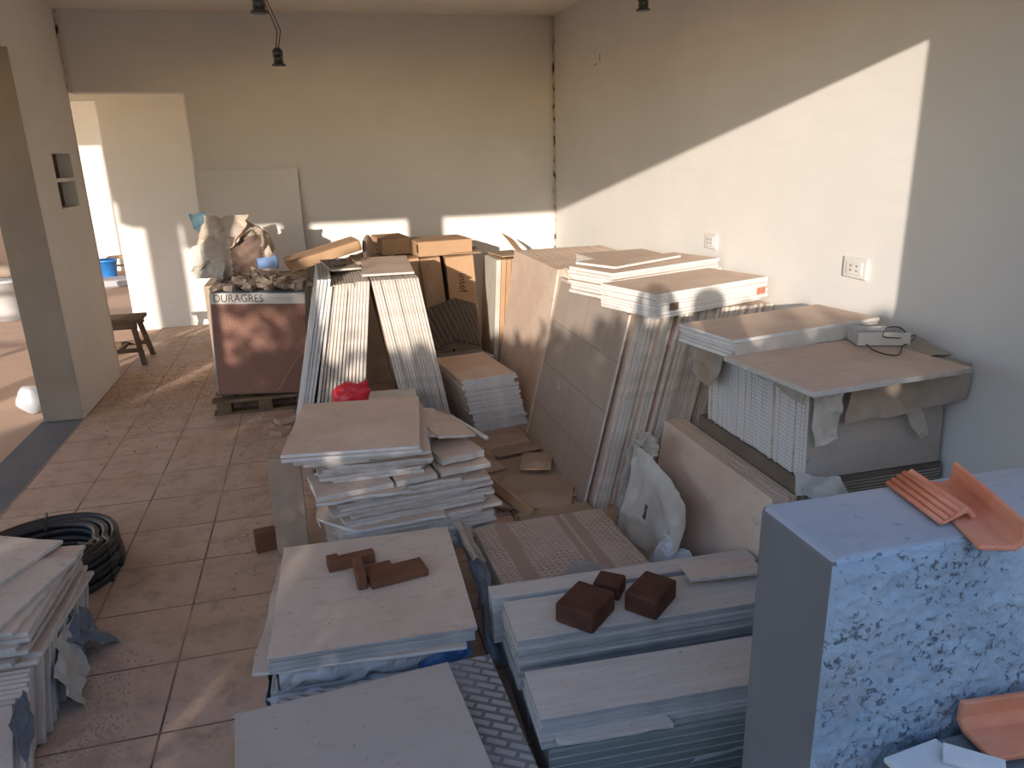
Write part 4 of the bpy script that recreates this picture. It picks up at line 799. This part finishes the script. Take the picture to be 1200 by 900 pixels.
# ribbed mat on the floor between planks and parapet
e = empty('ribbed_mat', (0.80, 1.31, 0), 'dark ribbed tile back lying on the floor before the plank stack', 'tile', R=rz(-3))
MB().box((-0.26, -0.12, 0), (0.26, 0.06, 0.05)).obj('mat_base', 'slot', e)
for k in range(14): MB().box((-0.25+0.037*k, -0.12, 0.05), (-0.232+0.037*k, 0.06, 0.06)).obj('rib', 'greyedge', e)

# ------------------------------------------------------------------ terracotta on the parapet and beyond
def terra_ridge(loc, yaw, label, L=0.145, a=0.115, b=0.06, t=0.014, ribs=True):
    """angle tile: ridge along y, broad ribbed leg to -x, short leg to +x"""
    e = empty('roof_tile', loc, label, 'roof tile', R=rz(yaw))
    ca, sa = math.cos(math.radians(33)), math.sin(math.radians(33)); hz = a*sa
    L1 = [(-a*ca, 0), (0, hz), (b*ca*0.9, hz-b*0.75), (b*ca*0.9-0.006, hz-b*0.75-t), (0, hz-t*1.5), (-a*ca+0.012, 0)]
    L1 = [(x, max(z, 0)) for x, z in L1]
    n = len(L1); vs = [(x, -L/2, z) for x, z in L1]+[(x, L/2, z) for x, z in L1]
    MB().add(vs, [tuple(range(n)), tuple(reversed(range(n, 2*n)))]+[(i, n+i, n+(i+1) % n, (i+1) % n) for i in range(n)]).obj('tile_body', 'terra', e, 0.003)
    if ribs:
        for k in range(4):
            s = 0.1+0.2*k; x = -a*ca*(1-s); z = hz*s
            MB().tube([(x, -L/2+0.002, z+0.001), (x, L/2-0.002, z+0.001)], 0.0055, 8).obj('rib', 'terra', e)
    return e
terra_ridge(V((1.150, 1.113, 0.905)), -10, 'ribbed terracotta ridge piece on the left of the parapet top', L=0.185, a=0.064, b=0.026, t=0.009)
def terra_L(loc, R, L, a, b, t, label):
    e = empty('roof_tile', loc, label, 'roof tile', R=R)
    p = [(0, 0), (a*0.80, 0), (a, t*1.3), (a, b), (a-t, b), (a-t, t*2.0), (a*0.74, t), (0, t)]
    n = len(p); vs = [(x, -L/2, z) for x, z in p]+[(x, L/2, z) for x, z in p]
    MB().add(vs, [tuple(range(n)), tuple(reversed(range(n, 2*n)))]+[(i, n+i, n+(i+1) % n, (i+1) % n) for i in range(n)]).obj('tile_body', 'terra', e, 0.003)
    return e
terra_L(V((1.128, 1.070, 0.9005)), rz(-20), 0.275, 0.080, 0.056, 0.010, 'long terracotta angle tile with a raised flange on the parapet')
tag(MB().box((-0.35, -0.145, 0), (0.35, 0.145, 0.50)).obj('brick_plinth', 'cement', bev=0.006, loc=(1.30, 0.805, -0.012), R=I3), 'low plinth in front of the parapet holding tiles', 'plinth')
terra_L(V((1.235, 0.845, 0.4995)), rz(84), 0.26, 0.10, 0.062, 0.013, 'terracotta channel tile in front of the rough parapet face')
piece('ceramic_tile', 1.0, 0.875, 0.4885, 6, 0.13, 0.12, 0.010, ['white', 'white'], 'white tile lying before the rough parapet face', chip=0, wob=0)
piece('ceramic_tile', 1.072, 0.868, 0.503, -42, 0.10, 0.04, 0.010, ['white', 'white'], 'white tile offcut tilted beside the terracotta channel', chip=0, wob=0, tx=10)

# ------------------------------------------------------------------ left foreground: tile pile, plastic, hose
Tt = ry(0) @ rx(5)
lean_stack('ceramic_tile', (-1.17, 1.86, 0), (1, 0, 0), (0, 1, 0), 28, 0.52, 0.24, 0.017, 30, ['tan', 'edge'], 'off-white tile on edge in the bottom row of the left foreground pile', 'tile', 'bottom row of the left foreground pile', jit=0.015, seed=18, gap=0.003)
flat_stack('ceramic_tile', -1.19, 2.36, 0.232, -4, 0.56, 0.50, 0.0135, 9, ['tan', 'edge'], 'off-white tile in the upper layers of the left foreground pile', 'tile', 'upper layers of the left foreground pile', jit=0.03, jy=5, seed=19, tilt=None)
zt = 0.232+9*0.0139
piece('ceramic_tile', -1.10, 2.30, zt, -16, 0.36, 0.46, 0.0125, ['cream', 'edge'], 'pale tile second from the top of the left foreground pile', chip=0.1); zt += 0.013
piece('ceramic_tile', -1.28, 2.46, zt, -24, 0.52, 0.52, 0.0125, ['cream', 'edge'], 'pale tile on the very top of the left foreground pile', chip=0)
tag(sheet_obj('plastic_film', 'slateplastic', bil((-0.92, 2.62, 0.01), (-0.80, 2.52, 0.005), (-0.90, 2.30, 0.17), (-0.91, 2.52, 0.22)), 18, 16, 0.018, 13, 1.4, 0.002), 'slate-blue plastic crumpled beside the left foreground pile, near the hose', 'plastic')
tag(sheet_obj('plastic_film', 'paper', bil((-0.895, 2.46, 0.01), (-0.84, 2.20, 0.01), (-0.895, 2.14, 0.16), (-0.90, 2.42, 0.2)), 18, 16, 0.016, 12, 2.4, 0.002), 'whitish plastic crumpled low against the left foreground pile', 'plastic')
tag(sheet_obj('plastic_film', 'slateplastic', bil((-0.885, 1.98, 0.12), (-0.87, 1.86, 0.10), (-0.885, 1.84, 0.25), (-0.89, 1.98, 0.25)), 10, 10, 0.010, 12, 3.4, 0.002), 'grey plastic scrap at the left edge on the foreground pile', 'plastic')
e = empty('hose_coil', (-1.185, 3.07, 0), 'coil of black hose on the floor behind the left foreground pile', 'hose')
pts = []; rd = random.Random(5)
for lay in range(5):
    for ring in range(3):
        r0 = 0.262-0.034*(ring if lay % 2 == 0 else 2-ring)
        for k in range(40):
            a = 2*math.pi*k/40; pts.append(V((r0*math.cos(a)+0.004*math.sin(3*a+lay), r0*math.sin(a)+0.004*math.sin(2*a+ring), 0.017+lay*0.031+0.002*math.sin(2*a+ring))))
MB().tube(pts, 0.0155, 8).obj('coiled_hose', 'hose', e)
for a in (-0.4, 1.8, 4.0):
    R = rz(math.degrees(a)); MB().tube([R @ V(q) for q in ((0.168, 0, 0.003), (0.282, 0, 0.003), (0.285, 0, 0.165), (0.165, 0, 0.165))], 0.004, 6, closed=True).obj('cable_tie', 'black', e)

# ------------------------------------------------------------------ crumbs on the floor
def crumbs(name, c, s, n, rr, mat, label, seed, zb=0.0):
    rd = random.Random(seed); mb = MB()
    for i in range(n):
        x, y = c[0]+rd.gauss(0, s[0]), c[1]+rd.gauss(0, s[1]); r = rd.uniform(*rr)
        if x < -1.58: continue
        vs = [V((sx*r*rd.uniform(.6, 1.2), sy*r*rd.uniform(.6, 1.2), sz*r*rd.uniform(.25, .6)))+V((x, y, zb+r*0.4)) for sz in (-1, 1) for sy in (-1, 1) for sx in (-1, 1)]
        mb.add(vs, [(0, 2, 3, 1), (4, 5, 7, 6), (0, 1, 5, 4), (2, 6, 7, 3), (0, 4, 6, 2), (1, 3, 7, 5)])
    tag(mb.obj(name, mat), label, 'debris', kind='stuff')
crumbs('dirt_crumbs', (-1.12, 5.55), (0.24, 0.35), 1500, (0.0015, 0.006), 'debris', 'reddish crumbs and dust on the floor near the pier', 31)
crumbs('dirt_crumbs', (-0.42, 4.55), (0.10, 0.22), 320, (0.0015, 0.006), 'debris', 'broken crumbs on the floor in front of the pallet', 32)
crumbs('dirt_crumbs', (-0.80, 2.1), (0.07, 0.22), 900, (0.0008, 0.003), 'debris', 'dark dirt along the foot of the left foreground pile', 33)
crumbs('dirt_crumbs', (-0.40, 3.3), (0.05, 0.5), 200, (0.001, 0.004), 'debris', 'grit on the floor left of the layered pile', 34)
for k, (x, y, z, yw, a, b_) in enumerate([(-0.31, 4.62, 0, 20, 0.16, 0.10), (-0.29, 4.60, 0.035, 35, 0.15, 0.09), (-0.33, 4.50, 0, 60, 0.12, 0.09)]):
    tag(MB().box((-a/2, -b_/2, 0), (a/2, b_/2, 0.034)).obj('brick_piece', 'debris', bev=0.006, loc=(x, y, z), R=rz(yw)), ['broken brick flat on the floor before the pallet', 'broken brick on top of another before the pallet', 'broken brick nearest the camera before the pallet'][k], 'brick')
